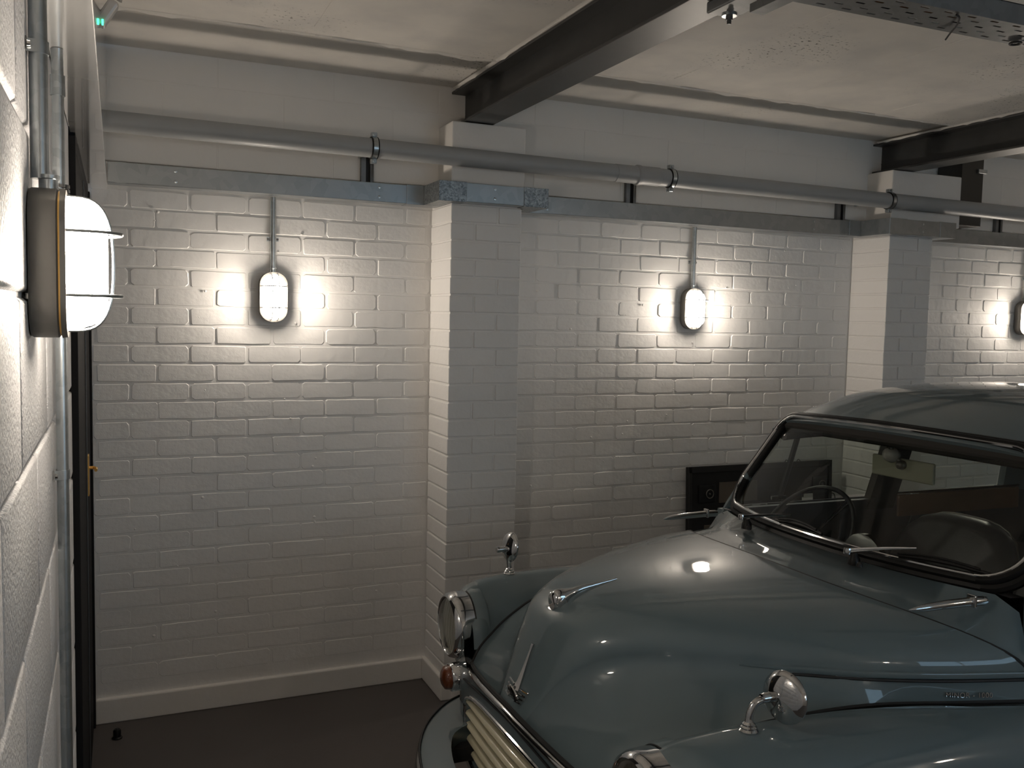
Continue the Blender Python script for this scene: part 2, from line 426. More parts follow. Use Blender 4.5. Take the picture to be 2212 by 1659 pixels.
# ---- remaining walls of the garage (behind the camera and to the right), with the window the daylight comes from
wn = MB()
WX0, WX1, WZ0, WZ1 = 1.9, 4.1, 1.0, 2.05
for (a, b, c, d) in ((XL-.3, WX0, 0, ZC), (WX1, XR+.3, 0, ZC), (WX0, WX1, 0, WZ0), (WX0, WX1, WZ1, ZC)):
    wn.box((a, YN-.25, c), (b, YN, d))
struct(wn.build('wall_near', M['paint']), 'white painted wall behind the viewpoint')
struct(MB().box((XR, YN, 0), (XR+.25, .1, ZC)).build('wall_right', M['paint']), 'white painted end wall beyond the car')
wf = MB()
for x in (WX0, (WX0+WX1)/2-.02, WX1-.04): wf.box((x, YN-.12, WZ0), (x+.04, YN-.06, WZ1))
for z in (WZ0, WZ1-.04): wf.box((WX0, YN-.12, z), (WX1, YN-.06, z+.04))
w1 = struct(wf.build('window_1', M['gloss_white']), 'white framed window in the wall behind the viewpoint')
MB().box((WX0+.02, YN-.095, WZ0+.02), (WX1-.02, YN-.09, WZ1-.02)).build('pane', M['glass'], w1)

# ================================================================== STEEL BEAMS
def beam(xc0, xc1, label, yend=-5.6):
    z0, z1, tf = 2.44, 2.594, .010; y0, y1 = yend, -.085
    mid = (xc0+xc1)/2
    b = thing('steel_beam', label, 'beam', (mid, y1, z0), group='steel ceiling beams')
    w = (xc1-xc0)/2; L_ = y0-y1
    MB().box((-w, L_, 0), (w, 0, tf)).build('lower_flange', M['steel_black'], b, bevel=.002)
    MB().box((-w, L_, z1-z0-tf), (w, 0, z1-z0)).build('upper_flange', M['steel_black'], b, bevel=.002)
    MB().box((-.004, L_, tf), (.004, 0, z1-z0-tf)).build('web', M['steel_black'], b)
    pk = MB(); n = 60
    e1 = [(-w-random.uniform(-.002, .006), L_*i/n, z1-z0+.0005) for i in range(n+1)]; e2 = [(-w+.012, L_*i/n, ZC-z0+.004) for i in range(n+1)]
    e3 = [(w-.012, L_*i/n, ZC-z0+.004) for i in range(n+1)]; e4 = [(w+random.uniform(-.002, .004), L_*i/n, z1-z0+.0005) for i in range(n+1)]
    pk.grid([e1, e2, e3, e4, e1]); pk.build('packing', M['ceiling'], b)
    for sd in (-1, 1):
        lp = MB(); m_ = 170; wv = 0; ra, rb, rc = [], [], []
        for i in range(m_+1):
            wv = .6*wv+random.uniform(-.006, .006); yy = lerp(L_*.95, -.04, i/m_)
            ra.append((sd*(w+.014), yy, ZC-z0-.0002)); rb.append((sd*(w+.0045+max(wv, -.002)*.5), yy, ZC-z0-.003)); rc.append((sd*(w+.0012), yy, z1-z0+.001-max(0, wv+.001)*.8))
        lp.grid([ra, rb, rc]); lp.build('paint_edge', M['ceiling'], b)
    return b
beam(1.325, 1.457, 'black steel beam crossing the ceiling, resting on the pillar nearest the door')
beam(3.692, 3.825, 'black steel beam resting on the pillar behind the car roof')
beam(6.11, 6.242, 'black steel beam above the far end of the car')

# bracket and bolt under the first beam, carrying the cable tray
bk = thing('beam_clamp', 'galvanised clamp with bolt under the steel beam at the top edge', 'clamp', (1.41, -1.93, 2.44))
MB().box((-.040, -.09, -.030), (.045, .05, -.001)).build('clamp_body', M['tray'], bk, bevel=.004)
MB().lathe([(.019, -.034), (.019, -.030)], 20, Matrix.Translation((.015, .028, 0))).build('washer', M['conduit'], bk)
MB().lathe([(.0095, -.044), (.0095, -.034)], 6, Matrix.Translation((.015, .028, 0))).build('nut', M['steel_black'], bk)
MB().lathe([(.0055, -.054), (.0055, -.044)], 10, Matrix.Translation((.015, .028, 0))).build('rod', M['steel_black'], bk)

# vertical black duct dropping from the second beam
vd = thing('cable_drop', 'dark steel cable duct dropping past the beam to the trunking, right of far pillar', 'duct', (4.25, -.17, 2.185))
MB().box((-.088, -.085, 0), (.072, .076, .41)).build('duct_body', M['duct'], vd, bevel=.003)
MB().box((.02, -.100, .283), (.085, -.086, .305)).build('clip', M['conduit'], vd, bevel=.003)

# ================================================================== CABLE TRAY
ty0, ty1, tz = -2.205, -2.085, 2.395
tr = thing('cable_tray', 'perforated galvanised cable tray hanging under the ceiling', 'cable tray', (0, 0, 0))
def tray_base():
    """sheet with real slots"""
    mb = MB(); x = .9; step = .078; rows = [ty0+.012, ty0+.034, ty0+.058, ty0+.082, ty0+.104]
    sl, sw = .026, .0065
    ys = [ty0]; 
    for r in rows: ys += [r-sw/2, r+sw/2]
    ys += [ty1]
    while x < 6.0:
        for i in range(len(ys)-1):
            a, b = ys[i], ys[i+1]
            slot = i % 2 == 1; rr = i//2
            off = (rr % 2)*step/2
            if not slot: mb.add([(x, a, tz), (x+step, a, tz), (x+step, b, tz), (x, b, tz)], [(0, 1, 2, 3)])
            else:
                s0 = x+.004+off*.9; s1 = s0+sl
                mb.add([(x, a, tz), (s0, a, tz), (s0, b, tz), (x, b, tz)], [(0, 1, 2, 3)])
                mb.add([(s1, a, tz), (x+step, a, tz), (x+step, b, tz), (s1, b, tz)], [(0, 1, 2, 3)])
        x += step
    return mb
o = link('tray_base', tray_base().mesh('tray_base', M['tray'], None), tr)
MB().box((.9, ty0-.0015, tz), (6.0, ty0, tz+.05)).box((.9, ty0-.0015, tz+.048), (6.0, ty0+.01, tz+.05)).build('side_rail', M['tray'], tr)
MB().box((.9, ty1, tz), (6.0, ty1+.0015, tz+.05)).build('side_rail', M['tray'], tr)
for i, (yy, r, c) in enumerate(((-2.12, .006, 'label'), (-2.135, .005, 'black'), (-2.155, .006, 'label'), (-2.17, .005, 'tan'))):
    pts = [(.9+k*.2, yy+.004*math.sin(k*1.3+i), tz+r+.001) for k in range(26)]
    tag(MB().tube(pts, r, 7).build('cable', M[c]), ['thick pale cable lying in the tray nearest the wall side', 'thin black cable lying in the tray', 'thick pale cable lying in the middle of the tray', 'thin reddish cable lying in the tray nearest the viewer'][i], 'cable', 'cables in the tray')
for x_, yy in ((1.9, -2.2),):
    pts = [(1.875, -2.196, tz-.003), (1.892, -2.19, tz-.006), (1.93, -2.15, tz-.007), (1.965, -2.10, tz-.008), (1.983, -2.070, tz-.014)]
    tag(MB().tube(cat(pts, 4), .0025, 6).build('cable_tie', M['black']), 'black cable tie hanging below the cable tray', 'cable tie')
tag(MB().tube([(2.19+.014*math.cos(a*PI/6), -2.11+.014*math.sin(a*PI/6), tz-.006) for a in range(12)], .003, 6, closed=True).build('cable_loop', M['black']), 'small black ring tie under the cable tray at the right edge', 'cable tie')
for x_ in (1.39, 3.78, 5.4):
    h = MB().tube([(x_+.02, -2.05, tz-.004), (x_+.02, -2.05, 2.44)], .005, 8).tube([(x_+.02, -2.24, tz-.004), (x_+.02, -2.24, 2.44)], .005, 8)
    h.box((x_, -2.26, tz-.022), (x_+.04, -2.03, tz-.002)); h.build('hanger', M['tray'], tr)

# ================================================================== TRUNKING
tk = thing('cable_trunking', 'long galvanised steel cable trunking stepping round the pillars above the brick', 'trunking', (0, 0, 0))
tz0, tz1, tyf, tyb = 2.103, 2.18, -.135, -.06
def tbox(name, a, b, mt='galv'): return MB().box(a, b).build(name, M[mt], tk, bevel=.002)
runs = [(-.027, 1.19), (1.68, 3.588), (4.05, 5.97), (6.47, XR)]
for i, (a, b) in enumerate(runs): tbox('trunking_length', (a, tyf, tz0), (b, tyb, tz1))
for j, (p0, p1) in enumerate(((1.27, 1.60), (3.665, 3.97), (6.06, 6.39))):
    L0, L1 = p0-.078, p1+.078; yF = PY-.072
    sp_ = 'galv_spangle' if j == 0 else 'galv'
    tbox('trunking_length', (p0+.03, yF, tz0), (p1-.03, PY-.002, tz1), 'galv')
    # corner fittings: outer corner shells, slightly proud
    fit = MB().box((L0, yF-.0025, tz0-.002), (p0+.04, PY-.002, tz1+.002)).box((L0, PY-.003, tz0-.002), (p0-.001, tyf-.0, tz1+.002))
    fit.build('corner_fitting', M[sp_], tk, bevel=.0015)
    fit = MB().box((L0-.075, tyf-.003, tz0-.002), (p0-.001, tyb, tz1+.002)); fit.build('corner_fitting', M['galv'], tk, bevel=.0015)
    fit = MB().box((p1-.035, yF-.0025, tz0-.002), (L1, PY-.002, tz1+.002)).box((p1+.001, PY-.003, tz0-.002), (L1, tyf, tz1+.002))
    fit.build('corner_fitting', M[sp_], tk, bevel=.0015)
    fit = MB().box((p1+.001, tyf-.003, tz0-.002), (L1+.06, tyb, tz1+.002)); fit.build('corner_fitting', M['galv'], tk, bevel=.0015)
    for xx in ((p0+p1)/2,):
        for zz in (tz0+.02, tz1-.018):
            MB().lathe([(.0065, 0), (.006, .0022), (.002, .003)], 12, Matrix.Translation((xx, yF, zz)) @ Matrix.Rotation(PI/2, 4, 'X')).build('screw', M['conduit'], tk)
for xx in (.21, 1.0, 1.77, 3.28):
    for zz in (tz0+.02, tz1-.018):
        MB().lathe([(.0065, 0), (.006, .0022), (.002, .003)], 12, Matrix.Translation((xx, tyf, zz)) @ Matrix.Rotation(PI/2, 4, 'X')).build('screw', M['conduit'], tk)
MB().box((.0, tyf-.0015, tz0), (.035, tyf, tz1)).build('joint_cover', M['galv'], tk)

# slotted channel brackets standing on the band above the trunking
def strut_bracket():
    mb = MB(); w, d, h = .052, .024, .15
    mb.box((-w/2, -d, 0), (-w/2+.020, 0, h)).box((w/2-.014, -d, 0), (w/2, 0, h)).box((-w/2, -.004, 0), (w/2, 0, h)).box((-w/2, -d, h-.02), (w/2, 0, h))
    return mb
proto = None
for i, (x_, lab) in enumerate(((.955, 'slotted channel bracket between trunking and pipe in the first bay'), (2.21, 'slotted channel bracket between trunking and pipe left of the middle lamp'),
                  (3.475, 'slotted channel bracket between trunking and pipe just left of the far pillar'), (4.64, 'slotted channel bracket behind the pipe in the far bay'))):
    if proto is None:
        t = thing('channel_bracket', lab, 'bracket', (x_, -.0905, 2.176), group='channel brackets above the trunking')
        strut_bracket().build('channel', M['tray'], t, bevel=.001)
        MB().box((-.006, -.006, 0), (.012, -.0045, .13)).build('slot', M['black'], t)  # black plate stands in for the shade inside the slot
        MB().box((-.029, -.05, .122), (.029, -.0, .128)).build('cap_plate', M['galv'], t)
        proto = t
    else:
        t = copy_tree(proto); t.location = (x_, -.0905, 2.176); t['label'] = lab

# ================================================================== DRAIN PIPE
def pz(x): return 2.290-.0066*(x+.03)
pipe = thing('drain_pipe', 'long grey plastic drain pipe running along the back wall', 'pipe', (0, 0, 0))
PYC, PR = -.325, .0372
MB().tube([(-.028, PYC, pz(0)), (2.0, PYC, pz(2.0))], PR, 28).build('pipe_length', M['pipe'], pipe)
MB().tube([(2.0, PYC, pz(2.0)), (XR, PYC, pz(XR))], PR+.0015, 28).build('pipe_length', M['pipe'], pipe)
xs = 2.13
MB().tube([(xs-.028, PYC, pz(xs)), (xs-.022, PYC, pz(xs)), (xs-.008, PYC, pz(xs)), (xs, PYC, pz(xs)), (xs+.09, PYC, pz(xs)), (xs+.095, PYC, pz(xs))], [PR+.001, PR+.007, PR+.007, PR+.004, PR+.004, PR+.001], 28).build('socket_joint', M['pipe'], pipe)
proto = None
for i, (x_, lab) in enumerate(((.925, 'pipe clip with bolted lugs in the first bay'), (2.285, 'pipe clip beside the pipe socket above the middle lamp'), (3.585, 'pipe clip just left of the far pillar'), (5.6, 'pipe clip in the far bay'))):
    if proto is None:
        t = thing('pipe_clip', lab, 'clip', (x_, PYC, pz(x_)), group='pipe clips')
        n = 26; prof = []
        rows = []
        for dx, rr in ((-.009, PR+.0005), (-.009, PR+.006), (.009, PR+.006), (.009, PR+.0005)):
            rows.append([(dx, rr*math.cos(2*PI*k/n), rr*math.sin(2*PI*k/n)) for k in range(n)])
        MB().grid(rows, True).build('band', M['conduit'], t)
        for sx in (-.0115, .0115):
            MB().tube([(sx, (PR+.003)*math.cos(2*PI*k/n), (PR+.003)*math.sin(2*PI*k/n)) for k in range(n)], .003, 8, closed=True).build('rubber_lining', M['rubber'], t)
        for sz in (1, -1):
            MB().box((-.011, -.011, sz*(PR+.005) if sz > 0 else -PR-.022), (.011, .014, PR+.022 if sz > 0 else -PR-.005)).build('lug', M['conduit'], t, bevel=.002)
            MB().lathe([(.006, -.018), (.006, -.011)], 6, Matrix.Translation((0, 0, sz*(PR+.013))) @ Matrix.Rotation(PI/2, 4, 'X') @ Matrix.Translation((0, 0, 0)) @ Matrix.Rotation(PI, 4, 'X')).build('bolt', M['conduit'], t)
        MB().tube([(0, PR+.005, 0), (0, -.092-PYC, 0)], .005, 8).build('stud', M['conduit'], t)
        proto = t
    else:
        t = copy_tree(proto); t.location = (x_, PYC, pz(x_)); t['label'] = lab

# ================================================================== BULKHEAD LAMPS
def stadium(w, h, y, n=9):
    """outline in the x-z plane (width w, height h) at depth y; end radius slightly less than half width"""
    r = w*.46; pts = []
    for cx, cz, a0 in ((w/2-r, h/2-r, 0), (-w/2+r, h/2-r, 90), (-w/2+r, -h/2+r, 180), (w/2-r, -h/2+r, 270)):
        for k in range(n):
            a = math.radians(a0+90*k/(n-1)); pts.append((cx+r*math.cos(a), y, cz+r*math.sin(a)))
    return pts
def make_lamp(label, conduit_top):
    """faces -y, wall at y=0, centre z=0"""
    t = thing('bulkhead_lamp', label, 'wall lamp', group='lit bulkhead lamps')
    w, h = .112, .203
    rows = [stadium(w-.004, h-.004, -.0005), stadium(w, h, -.004), stadium(w, h, -.034), stadium(w-.004, h-.004, -.036)]
    mb = MB().grid(rows, True); k = len(mb.v); mb.add(rows[0], [list(range(len(rows[0])))]); mb.add(rows[-1], [list(range(len(rows[-1])))])
    mb.build('lamp_body', M['cast'], t)
    rows = [stadium(w-.006, h-.006, -.0355), stadium(w-.006, h-.006, -.0385)]
    MB().grid(rows, True).build('gasket', M['brass'], t)
    a, b = stadium(w+.001, h+.001, -.0385), stadium(w-.001, h-.001, -.0455)
    c, d = stadium(w-.022, h-.022, -.047), stadium(w-.022, h-.022, -.0385)
    MB().grid([a, b, c, d, a], True).build('guard_ring', M['cast'], t)
    rows = []
    for q in range(9):
        f = q/8*PI/2; s_ = math.cos(f)**.62; rows.append(stadium(max((w-.024)*s_, .004), (h-.024)-(w-.024)*(1-s_), -.044-.053*math.sin(f)))
    mb = MB().grid(rows, True); mb.add(rows[-1], [list(range(len(rows[-1])))])
    mb.build('lamp_glass', M['lampglass'], t)
    # wire guard: two vertical bows, two horizontal bows
    for sx in (-.013, .013):
        pts = []
        H2 = h/2-.010
        for k in range(25):
            a_ = -PI/2+PI*k/24; cz = math.copysign(abs(math.sin(a_))**.8, math.sin(a_)); cyy = abs(math.cos(a_))**.55
            pts.append((sx, -.046-.058*cyy, H2*cz))
        MB().tube(pts, .0021, 7).build('guard_wire', M['conduit'], t)
    for sz in (-.043, .043):
        pts = []
        for k in range(17):
            a_ = -PI/2+PI*k/16; pts.append(((w/2-.006)*math.copysign(abs(math.sin(a_))**.75, math.sin(a_)), -.046-.069*abs(math.cos(a_))**.6, sz))
        MB().tube(pts, .0024, 7).build('guard_wire', M['conduit'], t)
    mb = MB().lathe([(.012, -.045), (.021, -.02), (.021, .015), (.008, .035)], 14); mb.build('bulb', M['bulb'], t, loc=(0, -.072, -.0))
    MB().lathe([(.012, h/2-.001), (.012, h/2+.012), (.0145, h/2+.013), (.0145, h/2+.018), (.012, h/2+.018)], 14, Matrix.Translation((0, -.023, 0))).build('conduit_entry', M['conduit'], t)
    return t
def conduit(name, x, y, z0, z1, label, r=.0105, clips=(), cpl=(), wall='y', nuts=()):
    t = thing(name, label, 'conduit', (x, y, z0), group='short conduits above the wall lamps' if wall == 'y' else None)
    MB().tube([(0, 0, 0), (0, 0, z1-z0)], r, 18).build('conduit_pipe', M['conduit'], t)
    for z in clips:
        mb = MB(); n = 12; hh = .0085; zz = z-z0
        outl = [(-.024, .012), (-.0135, .012)]+[((r+.0018)*math.cos(PI+PI*k/n), (r+.0018)*math.sin(PI+PI*k/n)) for k in range(n+1)]+[(.0135, .012), (.024, .012)]
        inn = [(-.024, .0135), (-.012, .0135)]+[((r+.0002)*math.cos(PI+PI*k/n), (r+.0002)*math.sin(PI+PI*k/n)) for k in range(n+1)]+[(.012, .0135), (.024, .0135)]
        if wall == 'x': outl = [(-y_, x_) for x_, y_ in outl]; inn = [(-y_, x_) for x_, y_ in inn]
        mb.grid([[(p[0], p[1], zz-hh) for p in inn], [(p[0], p[1], zz-hh) for p in outl], [(p[0], p[1], zz+hh) for p in outl], [(p[0], p[1], zz+hh) for p in inn]])
        mb.build('saddle_clip', M['conduit'], t)
        for s_ in (-1, 1):
            rm = Matrix.Rotation(PI/2, 4, 'X') if wall == 'y' else Matrix.Rotation(PI/2, 4, 'Y')
            pos = (s_*.019, .0115, zz) if wall == 'y' else (-.0115, s_*.019, zz)
            MB().lathe([(.0052, 0), (.0045, .004)], 10, Matrix.Translation(pos) @ rm).build('screw', M['chrome'], t)
    for a, b in cpl: MB().tube([(0, 0, a-z0), (0, 0, b-z0)], r+.0022, 18).build('coupler', M['conduit'], t)
    for z in nuts: MB().lathe([(r+.001, -.0035), (r+.0075, -.0028), (r+.0075, .0028), (r+.001, .0035)], 16, Matrix.Translation((0, 0, z-z0))).build('lock_nut', M['chrome'], t)
    return t
LZ = 1.70; LY = -.0065
lampA = make_lamp('large glowing bulkhead lamp close by on the block wall', 0)
lampA.location = (XL+.004, -2.45, 1.697); lampA.rotation_euler = (0, 0, PI/2)
for i, (x_, lab) in enumerate(((.588, 'glowing bulkhead lamp in the first bay of the brick wall, left of the near pillar'), (2.628, 'glowing bulkhead lamp on the brick wall between the two pillars'), (5.0, 'glowing bulkhead lamp cut off by the right edge of the view'),
                               (7.4, None))):
    t = copy_tree(lampA); t.rotation_euler = (0, 0, 0); t.location = (x_, LY, LZ)
    t['label'] = lab or 'bulkhead lamp on the brick wall beyond the far end of the car'
for i, (x_, lab) in enumerate(((1.3, 'bulkhead lamp on the wall behind the viewpoint, nearest the door wall'), (4.7, 'bulkhead lamp on the wall behind the viewpoint, beside the window'), (7.2, 'bulkhead lamp on the wall behind the viewpoint, furthest along'))):
    t = copy_tree(lampA); t.rotation_euler = (0, 0, PI); t.location = (x_, YN, LZ); t['label'] = lab
conduit('lamp_conduit', .588, -.029, LZ+.114, tz0, 'short galvanised conduit above the lamp left of the near pillar', clips=(1.935,))
conduit('lamp_conduit', 2.628, -.029, LZ+.114, tz0, 'short galvanised conduit above the lamp between the pillars', clips=(1.93,))
conduit('lamp_conduit', 5.0, -.029, LZ+.114, tz0, 'short galvanised conduit above the lamp at the right edge', clips=(1.935,))
conduit('lamp_conduit', XL+.017, -2.45, 1.697+.114, 2.091, 'thick galvanised conduit rising from the nearest lamp', r=.0118, clips=(1.985,), wall='x')
conduit('wall_conduit', XL+.019, -2.03, 0, 2.091, 'tall galvanised conduit from floor to boxing beside the nearest lamp', r=.0102, clips=(1.335,), cpl=((2.01, 2.045),), nuts=(1.836, 1.844, 1.852), wall='x')

# ================================================================== SMALL THINGS
em = thing('sensor_unit', 'small pale sensor unit with a green light on the white boxing', 'sensor', (-.026, -1.5, 2.32))
mtx = Matrix.Rotation(.55, 4, 'Y')
MB().box((0, -.02, -.03), (.024, .02, .035), mtx).build('housing', M['clear_plastic'], em, bevel=.006)
MB().lathe([(.012, 0), (.009, .008), (.004, .012)], 12, mtx @ Matrix.Translation((.012, -.0, .045))).build('lens_cap', M['clear_plastic'], em)
MB().box((.001, -.0225, -.037), (.0045, -.019, -.024)).build('green_light', M['led'], em)
MB().tube([(.03, -.0, .04), (.036, -.0, .058), (.034, 0, .07)], .0035, 8).build('aerial', M['black'], em)

ds = thing('door_stop', 'small black rubber door stop on the floor by the door', 'door stop', (-.012, -.165, 0))
MB().lathe([(.019, 0), (.019, .004), (.014, .008), (.0145, .03), (.011, .036)], 16).build('stop_body', M['rubber'], ds)
MB().lathe([(.006, .036), (.004, .039)], 10).build('fixing_screw', M['black'], ds)

# black panel leaning on the wall behind the bonnet
pn = thing('control_board', 'black framed board with dials leaning against the brick wall behind the car', 'board', (3.095, -.075, .02), rot=(-.05, 0, 0))
PWd, PH = .92, .885
fr = MB().box((-PWd/2, 0, 0), (PWd/2, .018, PH)); fr.box((-PWd/2, -.012, PH-.03), (PWd/2, 0, PH)).box((-PWd/2, -.012, 0), (-PWd/2+.02, 0, PH)).box((PWd/2-.02, -.012, 0), (PWd/2, 0, PH)).box((-PWd/2, -.012, 0), (PWd/2, 0, .03))
fr.build('board_frame', M['black'], pn, bevel=.002)
MB().box((-.27, -.004, PH-.19), (-.03, .001, PH-.085)).build('buff_window', M['buff'], pn)
MB().box((-.36, -.004, PH-.48), (-.10, .001, PH-.30)).build('buff_window', M['buff'], pn)
for x_, z_ in ((-.345, PH-.14), (.385, PH-.13)):
    k = MB().box((x_-.05, -.008, z_-.045), (x_+.05, 0, z_+.045)).build('dial_plate', M['black_gloss'], pn, bevel=.002)
    MB().tube([(x_+.012+.022*math.cos(a*PI/10), -.012, z_+.022*math.sin(a*PI/10)) for a in range(20)], .0028, 6, closed=True).build('dial_ring', M['cast'], k)
    MB().lathe([(.006, 0), (.004, .01)], 10, Matrix.Translation((x_+.012, -.006, z_)) @ Matrix.Rotation(PI/2, 4, 'X')).build('dial_knob', M['cast'], k)
MB().box((.28, -.003, PH-.225), (.34, .001, PH-.175)).box((.268, -.003, PH-.21), (.28, .001, PH-.192)).build('sticker', M['label'], pn)
MB().tube(cat([(PWd/2-.002, -.004, PH-.18), (PWd/2+.022, -.006, PH-.185), (PWd/2+.03, -.006, PH-.21), (PWd/2+.02, -.006, PH-.235), (PWd/2-.002, -.004, PH-.235)], 5), .0025, 6).build('wire_loop', M['black'], pn)
for x_ in (.155, .235): MB().tube(cat([(x_, .006, PH-.002), (x_+.01, .004, PH+.012), (x_+.028, .006, PH-.002)], 5), .002, 6).build('wire_loop', M['black'], pn)

# ================================================================== CAR
car = thing('car', 'vintage grey-green two-door saloon car with chrome trim parked facing the door wall', 'car', (.656, -1.784, 0), rot=(-.0154, 0, -.0203))
# car space: x = a (rearwards from the front), y = l (towards the back wall), z up
def both(fn, *a):
    return [fn(s, *a) for s in (1, -1)]

# ---- bonnet.  stations: centre C(a,z), bulge edge B(l,a,z), join J(l,a,z)
ST = [((.258, .640), (.085, .266, .634), (.420, .305, .598)),
      ((.287, .692), (.105, .292, .680), (.448, .345, .640)),
      ((.310, .755), (.135, .325, .735), (.468, .390, .670)),
      ((.337, .825), (.175, .368, .785), (.484, .430, .695)),
      ((.370, .882), (.220, .425, .815), (.500, .480, .720)),
      ((.440, .922), (.275, .505, .830), (.520, .545, .745)),
      ((.560, .948), (.355, .610, .838), (.540, .630, .765)),
      ((.720, .966), (.455, .770, .838), (.548, .770, .772)),
      ((.870, .976), (.540, .920, .836), (.562, .930, .772)),
      ((.960, .980), (.605, 1.085, .834), (.608, 1.10, .770)),
      ((.995, .981), (.650, 1.298, .826), (.660, 1.30, .766))]
def interp_st(n):
    arr = [list(a)+list(b)+list(c) for a, b, c in ST]
    out = []
    N = len(arr)
    for i in range(N-1):
        p1, p2 = arr[i], arr[i+1]; p0 = arr[i-1] if i else [2*x-y for x, y in zip(p1, p2)]; p3 = arr[i+2] if i+2 < N else [2*y-x for x, y in zip(p1, p2)]
        for k in range(n):
            t = k/n
            out.append([.5*((2*b)+(-a+c)*t+(2*a-5*b+4*c-d)*t*t+(-a+3*b-3*c+d)*t**3) for a, b, c, d in zip(p0, p1, p2, p3)])
    out.append(arr[-1]); return out
def bonnet_half(s, row, sgn):
    """points from centre outwards"""
    ca, cz, bl, ba, bz, jl, ja, jz = row
    pts = []; nB = 16
    for k in range(nB+1):
        u = math.sin(PI/2*k/nB)**1.0
        th = PI/2*k/nB
        P = 2.35
        lx = math.sin(th)**(2/P)*bl
        dz = 1-(math.cos(th)**(2/P) if th < PI/2-1e-6 else 0)
        u = lx/bl
        z = cz-(cz-bz)*dz
        a = ca+(ba-ca)*(.35*dz+.65*u**3)
        pts.append((a, sgn*lx, z))
    # concave sweep from bulge edge to join
    nJ = 7
    for k in range(1, nJ+1):
        t = k/nJ; e = t**1.35
        pts.append((lerp(ba, ja, t), sgn*lerp(bl, jl, e if jl-bl > .06 else t), lerp(bz, jz, 1-(1-t)**(1.5 if jl-bl > .06 else 1.0))))
    return pts
rows = []
for row in interp_st(5):
    R_ = bonnet_half(0, row, -1)[::-1]; L_ = bonnet_half(0, row, 1)[1:]
    rows.append(R_+L_)
bon_rows = rows
bo = MB().grid(rows); 
# folded rear lip so the edge reads as thick steel
rl = [(p[0]+.004, p[1], p[2]-.012) for p in rows[-1]]; bo.grid([rows[-1], rl])
bonnet = bo.build('bonnet', M['carpaint'], car, smooth=1.2)
# raised side mouldings on the bonnet flanks, following the bulge edge row by row
cidx = (len(rows[0])-1)//2
for sgn in (1, -1):
    rs = rows[32:]; n = len(rs)
    pts = [(r[cidx+sgn*16][0], r[cidx+sgn*16][1]+sgn*.002, r[cidx+sgn*16][2]+.001) for r in rs]
    MB().tube(pts, [.002+.0065*min(1, i/4) for i in range(n)], 8, flat=(.7, 1)).build('bonnet_moulding', M['carpaint'], bonnet)
    pts2 = [(p[0], p[1]+sgn*.0035, p[2]-.0115) for p in pts[3:]]
    MB().tube(pts2, .0034, 6).build('moulding_seal', M['black'], bonnet)
# black tubes stand in for the shade inside the bonnet shut gaps
jp = [(r[0][0], r[0][1], r[0][2]) for r in rows]; jm = [(r[-1][0], r[-1][1], r[-1][2]) for r in rows]
for pts, sg in ((jp, -1), (jm, 1)):
    q = []
    for (a, l, z) in pts:
        q.append((a, l, z+.0005))
    MB().tube(q, .0050, 6).build('shut_line_gap', M['black'], car)
MB().tube([(p[0]+.005, p[1], p[2]-.004) for p in rows[-1]], .0045, 6).build('shut_line_gap', M['black'], car)

# ---- scuttle between bonnet and windscreen
def scr_bot(l):   # windscreen bottom edge (rubber outer)
    u = abs(l)/.60; return (1.205+.125*u**2.6, l, .990-.006*u**2)
def scuttle():
    mb = MB(); back = rows[-1]; r0 = [(p[0]+.007, p[1], p[2]-.006) for p in back]
    mid = []; rear = []; low = []
    for p in r0:
        l = p[1]; u = min(abs(l)/.655, 1)
        lb = l*(.615/.66)
        b = scr_bot(lb)
        if abs(l) > .60:   # flank down towards the door
            f = (abs(l)-.60)/.06
            b = (1.305+.012*min(1, f), l, min(p[2]+.01, b[2]) if f > .3 else lerp(b[2]-.02, p[2]+.03, f))
        rear.append(b); mid.append((lerp(p[0], b[0], .5), lerp(p[1], b[1], .5), lerp(p[2], b[2], .22)-(.004 if abs(l) < .5 else 0)))
        low.append((b[0]+.02, b[1]*.98, b[2]-.02))
    mb.grid([r0, mid, rear, low]); return mb
sc = scuttle().build('scuttle_panel', M['carpaint'], car, smooth=1.2)
# A-post fillets at each side of screen
for s in (1, -1):
    pts = [(1.31, s*.645, .74), (1.315, s*.640, .86), (1.33, s*.628, .96), (1.365, s*.605, 1.04), (1.42, s*.575, 1.15), (1.475, s*.553, 1.245), (1.53, s*.54, 1.30)]
    pts = [(p[0]+.012, p[1]-s*.018, p[2]) for p in pts]
    MB().tube(cat(pts, 4), .019, 10, flat=(.8, 1.0)).build('windscreen_pillar', M['carpaint'], car)

# ---- windscreen
def screen_outline(off=0.0, n=10):
    """closed loop of (l, v) then mapped; l half width at bottom .60, top .515; v 0..1"""
    c = []
    B, T = .575-off, .515-off; rb, rt = .085, .085; H_ = .335
    v0, v1 = off, H_-off
    def arc(cx, cz, r, a0, a1):
        return [(cx+r*math.cos(math.radians(lerp(a0, a1, k/n))), cz+r*math.sin(math.radians(lerp(a0, a1, k/n)))) for k in range(n+1)]
    c += [(lerp(-B+rb, B-rb, k/14), v0) for k in range(15)]
    c += arc(B-rb, v0+rb, rb, -90, 8)
    c += arc(T-rt, v1-rt, rt, 8, 90)
    c += [(lerp(T-rt, -T+rt, k/14), v1) for k in range(15)]
    c += arc(-T+rt, v1-rt, rt, 90, 172)
    c += arc(-B+rb, v0+rb, rb, 172, 270)
    return c
def smap(l, v, out=0.0):
    """screen surface: raked, curved in plan; v is along the glass height"""
    t = v/.335
    a = 1.232+.232*t; z = 1.003+.308*t+.016*t*math.cos(l/.52*PI/2)
    a += .105*(abs(l)/.55)**2.3*(1-.35*t)
    # outward offset along approx normal
    nx, nz = -.80, .60
    return (a+nx*out, l, z+nz*out)
g = screen_outline(.004); rws = []
